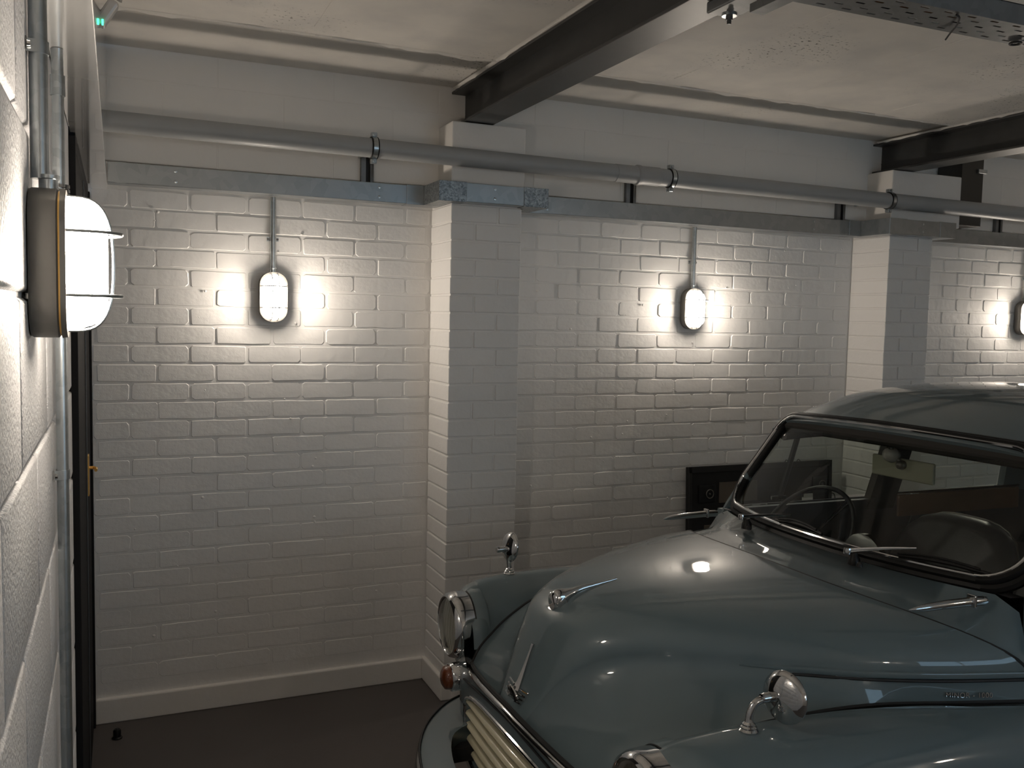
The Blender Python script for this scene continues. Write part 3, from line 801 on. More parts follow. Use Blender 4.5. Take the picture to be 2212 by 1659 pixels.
for k in range(9):
    f = 1-k/8; cx_, cv = 0, .1675
    rws.append([smap(cx_+(p[0]-cx_)*f, cv+(p[1]-cv)*f, .002) for p in g])
MB().grid(rws, True).build('windscreen_glass', M['glass'], car, smooth=1.2)
go = screen_outline(.0)
MB().tube([smap(p[0], p[1], .006) for p in go], .019, 10, closed=True, flat=(1, .75)).build('windscreen_rubber', M['rubber'], car)
MB().tube([smap(p[0], p[1]-.003, .002) for p in screen_outline(-.013)], .0135, 8, closed=True).build('rubber_skirt', M['rubber'], car)
MB().tube([smap(p[0], p[1], .020) for p in screen_outline(.003)], .0052, 8, closed=True).build('windscreen_trim', M['chrome'], car)

# ---- roof
def roof_section(a):
    prof = [(1.43, 1.325), (1.50, 1.372), (1.60, 1.415), (1.75, 1.447), (1.95, 1.461), (2.2, 1.456), (2.5, 1.43), (2.8, 1.365), (3.05, 1.235), (3.22, 1.08)]
    for i in range(len(prof)-1):
        if prof[i][0] <= a <= prof[i+1][0]: break
    P = cat([(p[0], p[1], 0) for p in prof], 8); best = min(P, key=lambda q: abs(q.x-a)); z = best.y
    return z
def half_w(a): return .548 if a < 2.4 else .548-.10*((a-2.4)/.8)**2
def side_z(a):
    if a < 1.52: return 1.272
    if a < 2.5: return 1.272+.006*math.sin((a-1.52))
    return 1.272-.22*((a-2.5)/.72)**1.8
rr = []
avals = [1.43, 1.45, 1.475, 1.51, 1.55, 1.6, 1.68, 1.78, 1.9, 2.05, 2.2, 2.35, 2.5, 2.65, 2.8, 2.92, 3.05, 3.15, 3.22]
for a in avals:
    zc_ = roof_section(a); zs_ = min(side_z(a), zc_-.03); w_ = half_w(a); row = []
    n = 16
    for k in range(-n, n+1):
        th = PI/2*k/n; P = 2.5
        l = math.copysign(abs(math.sin(th))**(2/P), th)*w_
        d = 1-(max(math.cos(th), 0)**(2/P))
        ash = .075*(abs(l)/w_)**2.4*(1 if a < 1.6 else max(0, 1-(a-1.6)/.3))
        row.append((a+ash, l, zc_-(zc_-zs_)*d))
    rr.append(row)
front = [(p[0]+.012, p[1], p[2]-.012) for p in rr[0]]
MB().grid([front]+rr).build('roof', M['carpaint'], car, smooth=1.2)
lin = [[(p[0]+.01, p[1]*.96, p[2]-.03) for p in r_] for r_ in rr[1:]]
MB().grid(lin).build('headlining', M['headlining'], car, smooth=1.2)
hd = [(1.455+.06*(abs(l)/.5)**2, l, 1.300-.012*(abs(l)/.5)**2) for l in [x/10 for x in range(-5, 6)]]
MB().tube(hd, .024, 8).build('screen_header', M['headlining'], car)
for s in (1, -1):
    pts = [(1.50, s*.556, 1.262), (1.7, s*.562, 1.277), (2.1, s*.563, 1.279), (2.5, s*.56, 1.277), (2.8, s*.55, 1.24), (3.0, s*.53, 1.17)]
    MB().tube(cat(pts, 4), .009, 8).build('roof_gutter', M['carpaint'], car)
    pts = [(1.53, s*.540, 1.248), (1.7, s*.545, 1.256), (2.1, s*.546, 1.256), (2.5, s*.543, 1.254), (2.8, s*.53, 1.21)]
    MB().tube(cat(pts, 4), .022, 8).build('cant_rail', M['headlining'], car)

# ---- doors, quarters
def side_l(z, a):
    P = [(.22, .70), (.40, .755), (.62, .775), (.74, .752), (.82, .705), (.90, .672), (.99, .645)]
    for i in range(len(P)-1):
        if z <= P[i+1][0]: break
    t = min(max((z-P[i][0])/(P[i+1][0]-P[i][0]), 0), 1); l = lerp(P[i][1], P[i+1][1], t)
    if a > 2.6: l *= 1-.16*((a-2.6)/.9)**2
    return l
def side_panel(name, a0, a1, s, z_top, arch=None, zlow=.24):
    rws = []; n = 14
    for i in range(n+1):
        a = lerp(a0, a1, i/n); zl = zlow
        if arch and abs(a-arch) < .31: zl = max(zlow, .30+math.sqrt(.31**2-(a-arch)**2))
        zt = z_top(a); rws.append([(a, s*side_l(lerp(zl, zt, k/14), a), lerp(zl, zt, k/14)) for k in range(15)])
    inner = [[(p[0], p[1]-s*.03, p[2]) for p in r_] for r_ in rws]
    mb = MB().grid(rws); mb.grid([[r_[-1] for r_ in rws], [r_[-1] for r_ in inner]]); mb.grid([rws[0], inner[0]]); mb.grid([rws[-1], inner[-1]])
    o = mb.build(name, M['carpaint'], car, smooth=.8)
    return o, inner
for s in (1, -1):
    d, inn = side_panel('door', 1.336, 2.262, s, lambda a: .972)
    MB().grid(inn).build('door_trim', M['leather'] if s > 0 else M['leather'], d)
    MB().tube([(1.45, s*.658, .971), (2.26, s*.657, .971)], .006, 8).build('door_waist_strip', M['chrome'] if s > 0 else M['chrome'], d)
    # door handle
    MB().tube(cat([(2.10, s*.70, .86), (2.12, s*.735, .865), (2.2, s*.735, .868), (2.22, s*.73, .868)], 4), .008, 8).build('door_handle', M['chrome'], d)
    # window frame: quarterlight post, upper frame, B post
    def gl(z): return lerp(.640, .545, (z-.99)/.27)
    MB().tube([(1.600, s*gl(.99), .99), (1.606, s*gl(1.25), 1.25)], .013, 6, flat=(1, .7)).build('quarterlight_post', M['black'], d)
    # quarterlight latch and wheel trim
    MB().box((1.535, s*.60, 1.0), (1.60, s*.606, 1.012)).build('quarterlight_catch', M['chrome'], d)
    gv = [(1.375, gl(1.0)), (1.60, gl(1.0))]
    MB().add([(1.40, s*gl(.99), .99), (1.597, s*gl(.99), .99), (1.602, s*gl(1.25), 1.25), (1.53, s*gl(1.25), 1.25)], [(0, 1, 2, 3)]).build('quarterlight_glass', M['glass'], d)
    MB().add([(1.605, s*gl(.99), .99), (2.03, s*gl(.99), .99), (2.03, s*gl(1.25), 1.25), (1.61, s*gl(1.25), 1.25)], [(0, 1, 2, 3)]).build('door_glass', M['glass'], d)
    q, inn = side_panel('rear_quarter', 2.268, 3.42, s, lambda a: .992-.10*max(0, (a-2.9)/.5)**2, arch=2.98)
    MB().grid([r_[:] for r_ in inn]).build('quarter_trim', M['leather'], q)
    # tan trim rail below the rear side window with chrome bead
    MB().box((2.14, s*.600-.005, .90), (2.80, s*.600+.005, .985)).build('waist_trim', M['tan'], q, bevel=.003)
    MB().tube([(2.14, s*.607, .992), (2.80, s*.600, .992)], .006, 8).build('quarter_waist_strip', M['chrome'], q)
    MB().add([(2.14, s*gl(.99), .99), (2.72, s*gl(.99), .99), (2.66, s*gl(1.25), 1.25), (2.14, s*gl(1.25), 1.25)], [(0, 1, 2, 3)]).build('quarter_glass', M['glass'], q)
    pts = []
    pb = MB()
    for (z) in (.93, 1.0, 1.1, 1.2, 1.27):
        pts.append(z)
    outer = [[(2.02, s*(gl(z)+.006), z), (2.135, s*(gl(z)+.006), z)] for z in pts]; inner_ = [[(2.012, s*(gl(z)-.035), z), (2.145, s*(gl(z)-.035), z)] for z in pts]
    ring = [[o_[0], o_[1], i_[1], i_[0]] for o_, i_ in zip(outer, inner_)]
    pb.grid(ring, True); pb.build('door_pillar', M['headlining'], car, smooth=.5)
    rear = [[(lerp(2.735, 2.66, (z-.97)/.29), s*(gl(z)+.004)*(1 if True else 1), z), (lerp(3.35, 2.95, (z-.97)/.29), s*(gl(z)-.04), z)] for z in (.96, 1.05, 1.15, 1.255)]
    ri = [[(a[0][0], a[0][1]-s*.03, a[0][2]), (a[1][0], a[1][1]-s*.03, a[1][2])] for a in rear]
    MB().grid([[a[0], a[1], b[1], b[0]] for a, b in zip(rear, ri)], True).build('rear_pillar', M['carpaint'], car, smooth=.6)
# boot / tail
tail = []
for (a, zt, w_) in ((3.16, 1.02, .60), (3.3, .97, .62), (3.45, .88, .60), (3.58, .74, .55), (3.66, .58, .50), (3.68, .42, .48), (3.62, .30, .46)):
    tail.append([(a-.14*(abs(t_)**3), t_*w_, zt-.05*t_**4) for t_ in [k/10 for k in range(-10, 11)]])
MB().grid(tail).build('boot', M['carpaint'], car, smooth=1.2)
for s in (1, -1):
    rws = []
    for a, w0, w1, zt in ((3.30, .60, .70, .90), (3.42, .58, .69, .84), (3.52, .54, .65, .74), (3.6, .50, .58, .62), (3.64, .47, .5, .5)):
        rws.append([(a, s*lerp(w0, w1, math.sin(k/6*PI/2)), zt-(zt-.28)*(1-math.cos(k/6*PI/2))) for k in range(7)])
    MB().grid(rws).build('rear_wing_tail', M['carpaint'], car, smooth=1.2)
rw = [(3.02, 1.20), (3.20, 1.0)]
MB().add([(3.02, -.36, 1.22), (3.02, .36, 1.22), (3.17, .40, 1.04), (3.17, -.40, 1.04)], [(0, 1, 2, 3)]).build('rear_screen', M['glass'], car)
MB().box((.45, -.60, .20), (3.5, .60, .235)).build('floor_pan', M['black'], car)
MB().box((1.12, -.60, .235), (1.15, .60, .88)).build('bulkhead', M['black'], car)
for s in (1, -1):
    for aw in (.80, 2.98):
        w = MB().lathe([(.17, -.065), (.27, -.07), (.298, -.05), (.30, 0), (.298, .05), (.27, .07), (.17, .065)], 36, Matrix.Translation((aw, s*.635, .298-.0154*-s*.0)) @ Matrix.Rotation(PI/2, 4, 'X'))
        wo = w.build('wheel', M['tyre'], car)
        MB().lathe([(.175, 0), (.17, .02), (.10, .035), (.09, .06), (.03, .065)], 28, Matrix.Translation((aw, s*.68, .298)) @ Matrix.Rotation(-s*PI/2, 4, 'X')).build('hub_cap', M['chrome'], wo)

# ---- front wings
WS = [(.330, [(.462, .628), (.487, .70), (.585, .768), (.655, .738), (.686, .67), (.655, .60), (.590, .575)]),
      (.362, [(.452, .640), (.485, .715), (.595, .785), (.68, .752), (.714, .665), (.700, .55), (.68, .40)]),
      (.41, [(.478, .675), (.517, .742), (.607, .797), (.70, .762), (.742, .66), (.745, .50), (.735, .33)]),
      (.50, [(.505, .722), (.545, .768), (.622, .806), (.718, .766), (.762, .66), (.768, .54), (.768, .42)]),
      (.65, [(.540, .760), (.577, .786), (.638, .809), (.732, .767), (.775, .67), (.778, .62), (.776, .565)]),
      (.80, [(.546, .764), (.583, .786), (.645, .804), (.736, .762), (.775, .68), (.778, .645), (.776, .60)]),
      (1.0, [(.578, .764), (.606, .778), (.662, .790), (.742, .750), (.774, .66), (.778, .60), (.776, .53)]),
      (1.12, [(.610, .762), (.632, .770), (.676, .778), (.744, .741), (.774, .65), (.778, .50), (.765, .32)]),
      (1.24, [(.640, .760), (.656, .765), (.694, .768), (.746, .732), (.773, .65), (.778, .48), (.74, .24)]),
      (1.328, [(.658, .758), (.672, .761), (.704, .757), (.748, .722), (.772, .645), (.775, .47), (.72, .24)])]
def wing(s):
    secs = []
    for a, P in WS:
        c = cat([(p[0], p[1], 0) for p in P], 6); secs.append([(a, q.x, q.y) for q in c])
    n = len(secs[0]); cols = []
    for j in range(n): cols.append([tuple(v) for v in cat([sec[j] for sec in secs], 5)])
    rws = [[(cols[j][i][0], s*cols[j][i][1], cols[j][i][2]) for j in range(n)] for i in range(len(cols[0]))]
    return MB().grid(rws).build('front_wing', M['carpaint'], car, smooth=1.2)
for s in (1, -1):
    wg = wing(s)
    # headlamp
    RX = Matrix.Translation((.290, s*.587, .671)) @ Matrix.Rotation(-PI/2, 4, 'Y')
    hl = MB().lathe([(.1035, -.058), (.1045, -.045), (.1035, -.028), (.1035, -.012), (.098, .004), (.090, .010), (.0865, .006), (.0865, -.01)], 40, RX, cap=False).build('headlamp_rim', M['chrome'], car, smooth=.9)
    MB().lathe([(.088, .002), (.086, .007), (.070, .013), (.045, .018), (.001, .021)], 32, RX, cap=False).build('headlamp_lens', M['lens'], hl, smooth=1.2)
    MB().lathe([(.087, .0), (.080, -.02), (.062, -.045), (.035, -.065), (.012, -.072)], 32, RX).build('headlamp_reflector', M['reflector'], hl, smooth=1.2)
    MB().lathe([(.1050, -.054), (.1062, -.057), (.1045, -.060)], 40, RX, cap=False).build('headlamp_seal', M['rubber'], hl)
    MB().lathe([(.098, -.055), (.1055, -.057), (.111, -.070), (.113, -.095)], 40, RX, cap=False).build('headlamp_bowl', M['carpaint'], hl)
    rib = MB()
    for k in range(-4, 5):
        yy = k*.017; hh = math.sqrt(max(.080**2-yy**2, 0))
        rib.tube([(.290-.0195+(q*q+yy*yy)*2.0, s*.587+yy, .671+q) for q in [hh*t_/5 for t_ in range(-5, 6)]], .0012, 5)
    rib.build('lens_ribs', M['lens'], hl)
    # indicator
    RI = Matrix.Translation((.276, s*.507, .535)) @ Matrix.Rotation(-PI/2, 4, 'Y')
    ind = MB().lathe([(.043, -.03), (.043, .006), (.039, .011), (.034, .010)], 30, RI).build('indicator_base', M['chrome'], car, smooth=.9)
    MB().lathe([(.036, .004), (.0365, .016), (.034, .026), (.022, .034), (.004, .037)], 26, RI).build('indicator_lens', M['amber'], ind, smooth=.9)

# ---- front panel around the grille
def panel_a(l, z):
    al = abs(l); a = .258+.022*(al/.39)**2+(.10*((al-.46)/.2)**2 if al > .46 else 0)
    if z > .60: a -= .0*(z-.60)
    return a+.05*max(0, (.36-z)/.14)**2
def in_grille(l, z):
    al = abs(l)
    top = .562-.032*(al/.39)**2
    if z > top or z < .345: return False
    w_ = .388 if z > .43 else .388-.12*((.43-z)/.085)**2
    return al < w_
fp = MB()
# built as strips: outer border follows grille outline exactly
def gr_outline(n=64, grow=0.0):
    pts = []
    for k in range(n):
        th = 2*PI*k/n; c, s_ = math.cos(th), math.sin(th)
        e = 5.0
        rad = (abs(c)**e+abs(s_)**e)**(-1/e)
        l = rad*c*(.388+grow); zz = rad*s_
        if zz > 0: z = .455+zz*(.107+grow)-.030*(abs(l)/.39)**2*max(0, zz)
        else: z = .455+zz*(.110+grow)
        pts.append((l, z))
    return pts
go_ = gr_outline()
def outer_pt(l, z, th_c, th_s):
    e = 6.0; rad = (abs(th_c)**e+abs(th_s)**e)**(-1/e)
    L = rad*th_c*.56; zz = rad*th_s
    Z = .455+(zz*.17 if zz > 0 else zz*.19)
    if zz > 0: Z = .455+zz*(.182-.038*(min(abs(L), .45)/.42)**2)
    return (L, Z)
ring0, ring1, ring2 = [], [], []
for k, (l, z) in enumerate(go_):
    th = 2*PI*k/64; L, Z = outer_pt(l, z, math.cos(th), math.sin(th))
    ring0.append((panel_a(l, z)+.02, l*.99, lerp(z, .455, .02))); ring1.append((panel_a(l, z), l, z)); ring2.append((L, Z))
rws = [ring0, ring1]
for f in (.2, .4, .6, .8, 1.0):
    rws.append([(panel_a(lerp(p[1], q[0], f), lerp(p[2], q[1], f)), lerp(p[1], q[0], f), lerp(p[2], q[1], f)) for p, q in zip(ring1, ring2)])
fpan = MB().grid(rws, True).build('front_panel', M['carpaint'], car, smooth=1.2)
MB().tube([(panel_a(l, z)-.002, l, z) for l, z in gr_outline(64, .006)], .0062, 8, closed=True).build('grille_frame', M['chrome'], car)
MB().box((.34, -.45, .32), (.345, .45, .60)).build('grille_backing', M['black'], car)
z_ = .527; i = 0
while z_ > .355:
    hw = .383 if z_ > .42 else .383-.10*((.42-z_)/.08)**2
    pts = []
    for k in range(-12, 13):
        l = hw*k/12; pts.append((panel_a(l, z_)+.014-.006*(1-abs(k)/12), l, z_-.022*(abs(l)/.39)**2*(1 if z_ > .40 else .4)))
    MB().tube(pts, .0135, 10, flat=(1.25, .82)).build('grille_slat', M['cream'], car)
    z_ -= .036; i += 1
# lower pods closing the wings under the lamps
for s in (1, -1):
    n_ = 20; t0 = [(.306, s*(.587+.099*math.cos(PI+PI*k/n_)), .671+.099*math.sin(PI+PI*k/n_)) for k in range(n_+1)]
    t1 = [(panel_a(lerp(.40, .70, k/n_), .5)+.006, s*lerp(.40, .71, k/n_), lerp(.585, .47, (k/n_)**1.2)) for k in range(n_+1)]
    t2 = [(p[0]+.01, p[1], .34) for p in t1]
    MB().grid([t0, [tuple(lerp(a[i], b[i], .5)-(.006 if i == 0 else 0) for i in range(3)) for a, b in zip(t0, t1)], t1, t2]).build('lamp_pod', M['carpaint'], car, smooth=1.2)
# chrome strip along the lower edge of the bonnet + black tube above for the shade of the shut gap
nose = cat([(.302, -.425, .590), (.272, -.30, .612), (.257, -.20, .624), (.249, -.10, .631), (.247, 0, .634), (.249, .10, .631), (.257, .20, .624), (.272, .30, .612), (.302, .425, .590)], 6)
nose = [tuple(p) for p in nose]
MB().tube(nose, .0095, 10).build('bonnet_edge_trim', M['chrome'], car)
MB().tube([(p[0]+.006, p[1], p[2]+.013) for p in nose], .0055, 6).build('shut_line_gap', M['black'], car)
# second slim strip lower on panel
st2 = [(panel_a(l, .6)-.003, l, .608-.045*(abs(l)/.41)**1.6) for l in [k/24*.41 for k in range(-24, 25)]]
MB().tube(st2, .0035, 6).build('panel_bead', M['black'], car)
# short body web between the bumper valance and lamps
# ---- bumper and painted valance
bp_ = [(.068, 0), (.070, .10), (.082, .20), (.112, .32), (.165, .44), (.235, .54), (.31, .61), (.42, .665), (.50, .685)]
bc = cat([(a, l, 0) for a, l in bp_], 4); full = [(p.x, -p.y) for p in bc[::-1]]+[(p.x, p.y) for p in bc[1:]]
MB().grid([[(a+.012, l*.985, .300) for a, l in full], [(a-.004, l*1.003, .318) for a, l in full], [(a-.010, l*1.008, .36) for a, l in full], [(a-.004, l*1.003, .402) for a, l in full], [(a+.012, l*.985, .420) for a, l in full]]).build('bumper_blade', M['chrome'], car, smooth=1.2)
va, vb, vc = [], [], []
for a, l in full:
    va.append((a+.006, l*.99, .421)); vb.append((a+.03, l*.96, .434)); 
    inner = a+.085+.11*min(1, max(0, (abs(l)-.36)/.12))**2; vc.append((inner+.0, l*.86, .442))
MB().grid([va, vb, vc, [(p[0], p[1], p[2]-.05) for p in vc]]).build('front_valance', M['carpaint'], car, smooth=1.2)
MB().tube([(a+.004, l*.992, .4235) for a, l in full], .0035, 6).build('bumper_seal', M['black'], car)
for s in (1, -1):
    MB().box((.15, s*.33-.02, .36), (.33, s*.33+.02, .40)).build('bumper_iron', M['black'], car)

# ---- ornament on the bonnet nose
orn = MB()
prof = [(.372, .905, .020, .022), (.385, .909, .0235, .027), (.405, .912, .021, .0245), (.43, .922, .011, .014), (.46, .931, .007, .010), (.50, .9375, .0045, .007), (.54, .944, .003, .0045), (.562, .948, .002, .003)]
rws = []
for a, z, ry, rz in prof: rws.append([(a, ry*math.cos(2*PI*k/16), z+rz*math.sin(2*PI*k/16)) for k in range(16)])
orn.grid(rws, True); orn.f.append(list(range(16)))
on = orn.build('bonnet_ornament', M['chrome'], car, smooth=1.2)
for s in (1, -1):
    MB().lathe([(.0165, 0), (.0165, .004), (.013, .005), (.0125, .002), (.004, .0035)], 20, Matrix.Translation((.392, s*.0215, .909)) @ Matrix.Rotation(-s*PI/2, 4, 'X')).build('ornament_medallion', M['chrome'], on)
MB().box((.375, -.010, .865), (.43, .010, .905)).build('ornament_foot', M['chrome'], on, bevel=.003)
MB().tube([(.44, 0, .927), (.50, 0, .941)], [.004, .003], 8).build('ornament_handle', M['chrome'], on)

# ---- badge: round medallion with wings on both sides and a tall spear
def nose_a(z):
    P = [(.258, .640), (.287, .692), (.310, .755), (.337, .825), (.37, .882)]
    for i in range(4):
        if z <= P[i+1][1]: break
    return lerp(P[i][0], P[i+1][0], (z-P[i][1])/(P[i+1][1]-P[i][1]))
bd = MB().tube([(nose_a(z)-.006, 0, z) for z in (.685, .71, .74, .77, .785, .80)], [.011, .0075, .005, .0035, .003, .0045], 8).build('nose_badge', M['chrome'], car)
mc = Matrix.Translation((nose_a(.672)-.004, 0, .672)) @ Matrix.Rotation(-PI/2-.32, 4, 'Y')
MB().lathe([(.030, 0), (.030, .004), (.025, .006), (.022, .004), (.006, .006)], 26, mc).build('badge_medallion', M['chrome'], bd)
MB().lathe([(.0195, .0045), (.016, .0058)], 22, mc).build('badge_centre', M['rubber'], bd)
for s in (1, -1):
    for k in range(4):
        z = .692-k*.0092; MB().tube([(nose_a(z)-.007, s*.020, z), (nose_a(z)-.007+.004, s*(.060-.004*k), z+.002)], .0026, 6).build('badge_feather', M['chrome'], bd)
    
# ---- wing mirrors
def wing_mirror(s):
    b = (.512, s*.634, .804)
    t = MB().lathe([(.0195, 0), (.0205, .004), (.017, .008), (.017, .011), (.0135, .014), (.0135, .017), (.009, .021), (.007, .03)], 24, Matrix.Translation(b)).build('wing_mirror', M['chrome'], car, smooth=.6)
    top = (.478, s*.630, .804+.085)
    MB().tube(cat([(b[0], b[1], b[2]+.02), (b[0]-.004, b[1], b[2]+.050), (b[0]-.014, b[1], b[2]+.075), top], 5), [.0080]*16, 12).build('mirror_stalk', M['chrome'], t)
    MB().lathe([(.001, -.019), (.009, -.018), (.0105, -.012), (.0105, .010), (.008, .016), (.001, .017)], 16, Matrix.Translation((top[0]+.004, top[1], top[2])) @ Matrix.Rotation(PI/2, 4, 'Y')).build('mirror_joint', M['chrome'], t)
    hc = Vector((.514, s*.640, .893))
    # glass faces rearwards; shell to the front.  heads angled differently on the two sides
    mt = Matrix.Translation(hc) @ Vector((.97, .12, -.12)).normalized().to_track_quat('Z', 'Y').to_matrix().to_4x4()
    MB().lathe([(.001, -.018), (.02, -.0165), (.040, -.009), (.0485, .0), (.050, .004), (.0485, .006)], 36, mt, cap=False).build('mirror_shell', M['chrome'], t, smooth=1.2)
    MB().lathe([(.0485, .0055), (.03, .005), (.001, .0048)], 36, mt, cap=False).build('mirror_face', M['mirror'], t)
wing_mirror(1)

def near_mirror():
    b = (.522, -.632, .803); s = -1
    t = MB().lathe([(.0195, 0), (.0205, .004), (.017, .008), (.017, .011), (.0135, .014), (.0135, .017), (.009, .021), (.007, .03)], 24, Matrix.Translation(b)).build('wing_mirror', M['chrome'], car, smooth=.6)
    top = (b[0]+.040, b[1]-.004, b[2]+.066)
    MB().tube(cat([(b[0], b[1], b[2]+.02), (b[0]+.003, b[1], b[2]+.040), (b[0]+.015, b[1]-.001, b[2]+.058), top], 5), [.0080]*16, 12).build('mirror_stalk', M['chrome'], t)
    MB().lathe([(.001, -.019), (.009, -.018), (.0105, -.012), (.0105, .010), (.008, .016), (.001, .017)], 16, Matrix.Translation((top[0]+.004, top[1], top[2])) @ Matrix.Rotation(PI/2, 4, 'Y')).build('mirror_joint', M['chrome'], t)
    MB().lathe([(.005, 0), (.005, .02)], 10, Matrix.Translation((top[0]+.012, top[1], top[2])) @ Matrix.Rotation(PI/2, 4, 'Y')).build('mirror_neck', M['brass'], t)
    hc = Vector((.597, -.646, .868))
    nrm = Vector((-.98, -.22, .06)).normalized()      # convex chromed back towards the viewer's left
    q = nrm.to_track_quat('Z', 'Y').to_matrix().to_4x4()
    mt = Matrix.Translation(hc) @ q
    MB().lathe([(.0525, -.006), (.054, -.003), (.0535, .0), (.042, .009), (.022, .0155), (.001, .0175)], 40, mt, cap=False).build('mirror_shell', M['chrome'], t, smooth=1.2)
    MB().lathe([(.0525, -.0055), (.001, -.005)], 36, mt, cap=False).build('mirror_face', M['mirror'], t)
near_mirror()

# ---- chrome side flashes at the rear corners of the bonnet
for s in (1, -1):
    y = s*.545; 
    pts = [(1.035, y*.985, .972), (1.07, y*.995, .974), (1.13, y*1.0, .976), (1.19, y*1.005, .977), (1.235, y*1.01, .977), (1.262, y*1.012, .976)]
    f = MB().tube(cat(pts, 4), [.001, .003, .005, .0065, .008, .009, .0095, .010, .0105, .011, .011, .011, .011, .011, .0115, .0115, .0115, .0115, .0115, .0115, .0105], 10, flat=(.8, 1)).build('side_flash', M['chrome'], car, smooth=1.2)
    MB().box((1.215, y*1.01-.013, .965), (1.222, y*1.01+.013, .994)).build('flash_joint', M['chrome'], f, bevel=.002)

# ---- washer jets and wipers
for s in (1, -1):
    MB().lathe([(.0085, 0), (.008, .008), (.004, .012)], 12, Matrix.Translation((1.165, s*.24, .990))).build('washer_jet', M['black'], car)
def wiper(l0, l_arm, l1, zt):
    base = (1.178, l0, .993)
    t = MB().lathe([(.017, -.006), (.016, .010), (.011, .018), (.009, .026)], 16, Matrix.Translation(base)).build('windscreen_wiper', M['rubber'], car, smooth=.6)
    a0 = Vector((1.166, l0+.012, 1.022)); m1 = Vector(smap(l_arm, .03, .042)); 
    MB().lathe([(.011, -.008), (.0115, 0), (.010, .008)], 14, Matrix.Translation(a0)).build('arm_head', M['chrome'], t)
    pts = [a0, a0.lerp(m1, .33)+Vector((0, 0, .002)), a0.lerp(m1, .66)+Vector((0, 0, .002)), m1]
    MB().tube([tuple(p) for p in cat([tuple(p) for p in pts], 4)], [.0068-.0045*k/12 for k in range(13)], 8, flat=(.6, 1)).build('wiper_arm', M['chrome'], t)
    bl = [smap(lerp(l0-(l0-l_arm)*.42, l1, k/10), .010+.010*math.sin(PI*k/10*.9), .016) for k in range(11)]
    MB().tube(bl, .0045, 6, flat=(1, 1.2)).build('wiper_blade', M['rubber'], t)
    yk = [Vector(p)+Vector((-.004, 0, .005+.005*math.sin(PI*k/10))) for k, p in enumerate(bl)]
    MB().tube([tuple(p) for p in yk[1:10]], .0035, 6).build('blade_yoke', M['rubber'], t)
wiper(.268, .11, -.02, 0); wiper(-.205, -.345, -.52, 0)

# ---- chrome lettering on both bonnet flanks
def lettering(s):
    cu = bpy.data.curves.new('lettering', 'FONT'); cu.body = 'MINOR - 1000'; cu.size = .0168; cu.extrude = .0014; cu.space_character = 1.12
    o = bpy.data.objects.new('tmp', cu); COL.objects.link(o)
    dg = bpy.context.evaluated_depsgraph_get(); dg.update(); me = bpy.data.meshes.new_from_object(o.evaluated_get(dg)); bpy.data.objects.remove(o)
    me.materials.clear(); me.materials.append(M['chrome'])
    t = link('bonnet_lettering', me, bonnet)
    # flank surface near a=1.12..1.29, z about .78: l runs .61 -> .655
    if s < 0:
        p0 = Vector((1.083, -.607, .785)); d = Vector((.16, -.047, -.004)).normalized()
    else:
        p0 = Vector((1.27, .662, .784)); d = Vector((-.16, -.047, .0)).normalized()
    up = Vector((0, s*-.12, 1)); n = d.cross(up).normalized(); up = n.cross(d)
    mm = Matrix((d, up, n)).transposed().to_4x4(); mm.translation = p0+n*.001; t.matrix_local = mm
    return t
for s in (1, -1): lettering(s)

# ---- interior
dash = MB()
dr_rows = []
for k in range(-10, 11):
    l = k/10*.58
    dr_rows.append([(1.31, l, .985), (1.36, l, .982), (1.42, l, .96), (1.43, l, .90), (1.41, l, .82), (1.33, l, .80)])
dash.grid(dr_rows).build('dashboard', M['leather'], car, smooth=.8)
MB().lathe([(.085, 0), (.085, .02), (.075, .024), (.07, .018)], 28, Matrix.Translation((1.40, 0, .925)) @ Matrix.Rotation(PI/2, 4, 'Y')).build('speedometer', M['chrome'], car)
# steering wheel
sw_c = Matrix.Translation((1.475, .358, .912)) @ Matrix.Rotation(-.95, 4, 'Y')
swm = MB().tube([tuple(sw_c @ Vector((.205*math.cos(2*PI*k/40), .205*math.sin(2*PI*k/40), 0))) for k in range(40)], .0082, 8, closed=True).build('steering_wheel', M['black_gloss'], car)
for ang in (0, 120, 240):
    a = math.radians(ang+90)
    for dd in (-.05, .05): MB().tube([tuple(sw_c @ Vector((.03*math.cos(a), .03*math.sin(a), -.02))), tuple(sw_c @ Vector((.2*math.cos(a+dd), .2*math.sin(a+dd), 0)))], .003, 6).build('wheel_spoke', M['chrome'], swm)
MB().lathe([(.035, -.04), (.04, -.02), (.035, -.005), (.01, .0)], 18, sw_c).build('wheel_boss', M['black_gloss'], swm)
MB().tube([tuple(sw_c @ Vector((0, 0, -.03))), (1.25, .34, .70)], .016, 10).build('steering_column', M['black'], swm)
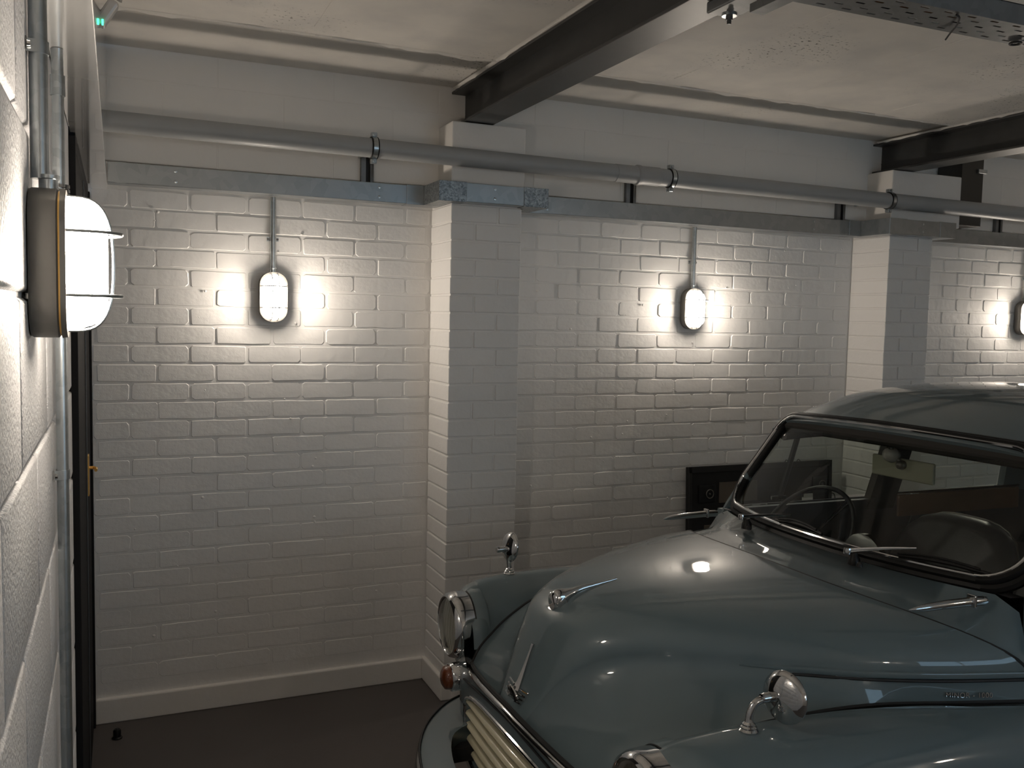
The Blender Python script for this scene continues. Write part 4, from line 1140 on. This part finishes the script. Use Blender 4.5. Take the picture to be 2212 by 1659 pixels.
def seat(lc, w, zt, a0):
    rws = []
    for k in range(13):
        th = -PI/2+PI*k/12
    sb = MB(); n = 40; rws = []
    for d, gr in ((-.05, .90), (-.045, .97), (-.02, 1), (.03, 1), (.05, .96), (.055, .88)):
        ring = []
        for k in range(n):
            th = 2*PI*k/n; c, s_ = math.cos(th), math.sin(th); e = 3.4; r_ = (abs(c)**e+abs(s_)**e)**(-1/e)*gr
            zz = s_*r_*.30; ring.append((a0+d+.22*(zz/.6), lc+c*r_*w/2, zt-.30+zz))
        rws.append(ring)
    sb.grid(rws, True); sb.add(rws[0], [list(range(n))]); sb.add(rws[-1], [list(range(n))])
    t = sb.build('front_seat', M['leather'], car, smooth=1.0)
    MB().box((a0-.48, lc-w/2, .38), (a0, lc+w/2, .50)).build('seat_cushion', M['leather'], t, bevel=.03)
    MB().tube([rws[3][k] for k in range(n)], .004, 6, closed=True).build('seat_piping', M['cast'], t)
    MB().box((a0-.42, lc-w/2+.04, .235), (a0-.05, lc+w/2-.04, .38)).build('seat_base', M['black'], t)
seat(.30, .50, .955, 2.05); seat(-.30, .50, 1.10, 2.02)
MB().box((2.62, -.56, .40), (2.95, .56, .56)).build('rear_seat', M['leather'], car, bevel=.03)
MB().box((2.90, -.56, .50), (3.02, .56, .97)).build('rear_backrest', M['leather'], car, bevel=.04)
# interior mirror: back faces the windscreen
im = MB().box((1.548, -.115, 1.168), (1.56, .128, 1.232)).build('interior_mirror', M['mirrorback'], car, bevel=.004)
MB().box((1.56, -.108, 1.174), (1.562, .120, 1.226)).build('interior_mirror_face', M['mirror'], im)
MB().lathe([(.002, -.026), (.018, -.02), (.026, 0), (.018, .02), (.002, .026)], 20, Matrix.Translation((1.525, .025, 1.243)) @ Matrix.Rotation(PI/2, 4, 'Y')).build('mirror_mount', M['clear_plastic'], im, smooth=1.2)
MB().lathe([(.002, -.016), (.012, -.012), (.015, 0), (.012, .012)], 16, Matrix.Translation((1.54, -.002, 1.214)) @ Matrix.Rotation(PI/2, 4, 'Y')).build('mirror_ball', M['cast'], im, smooth=1.2)
MB().tube([(1.54, -.002, 1.214), (1.528, .015, 1.24), (1.50, .02, 1.29)], .007, 8).build('mirror_stem', M['cast'], im)
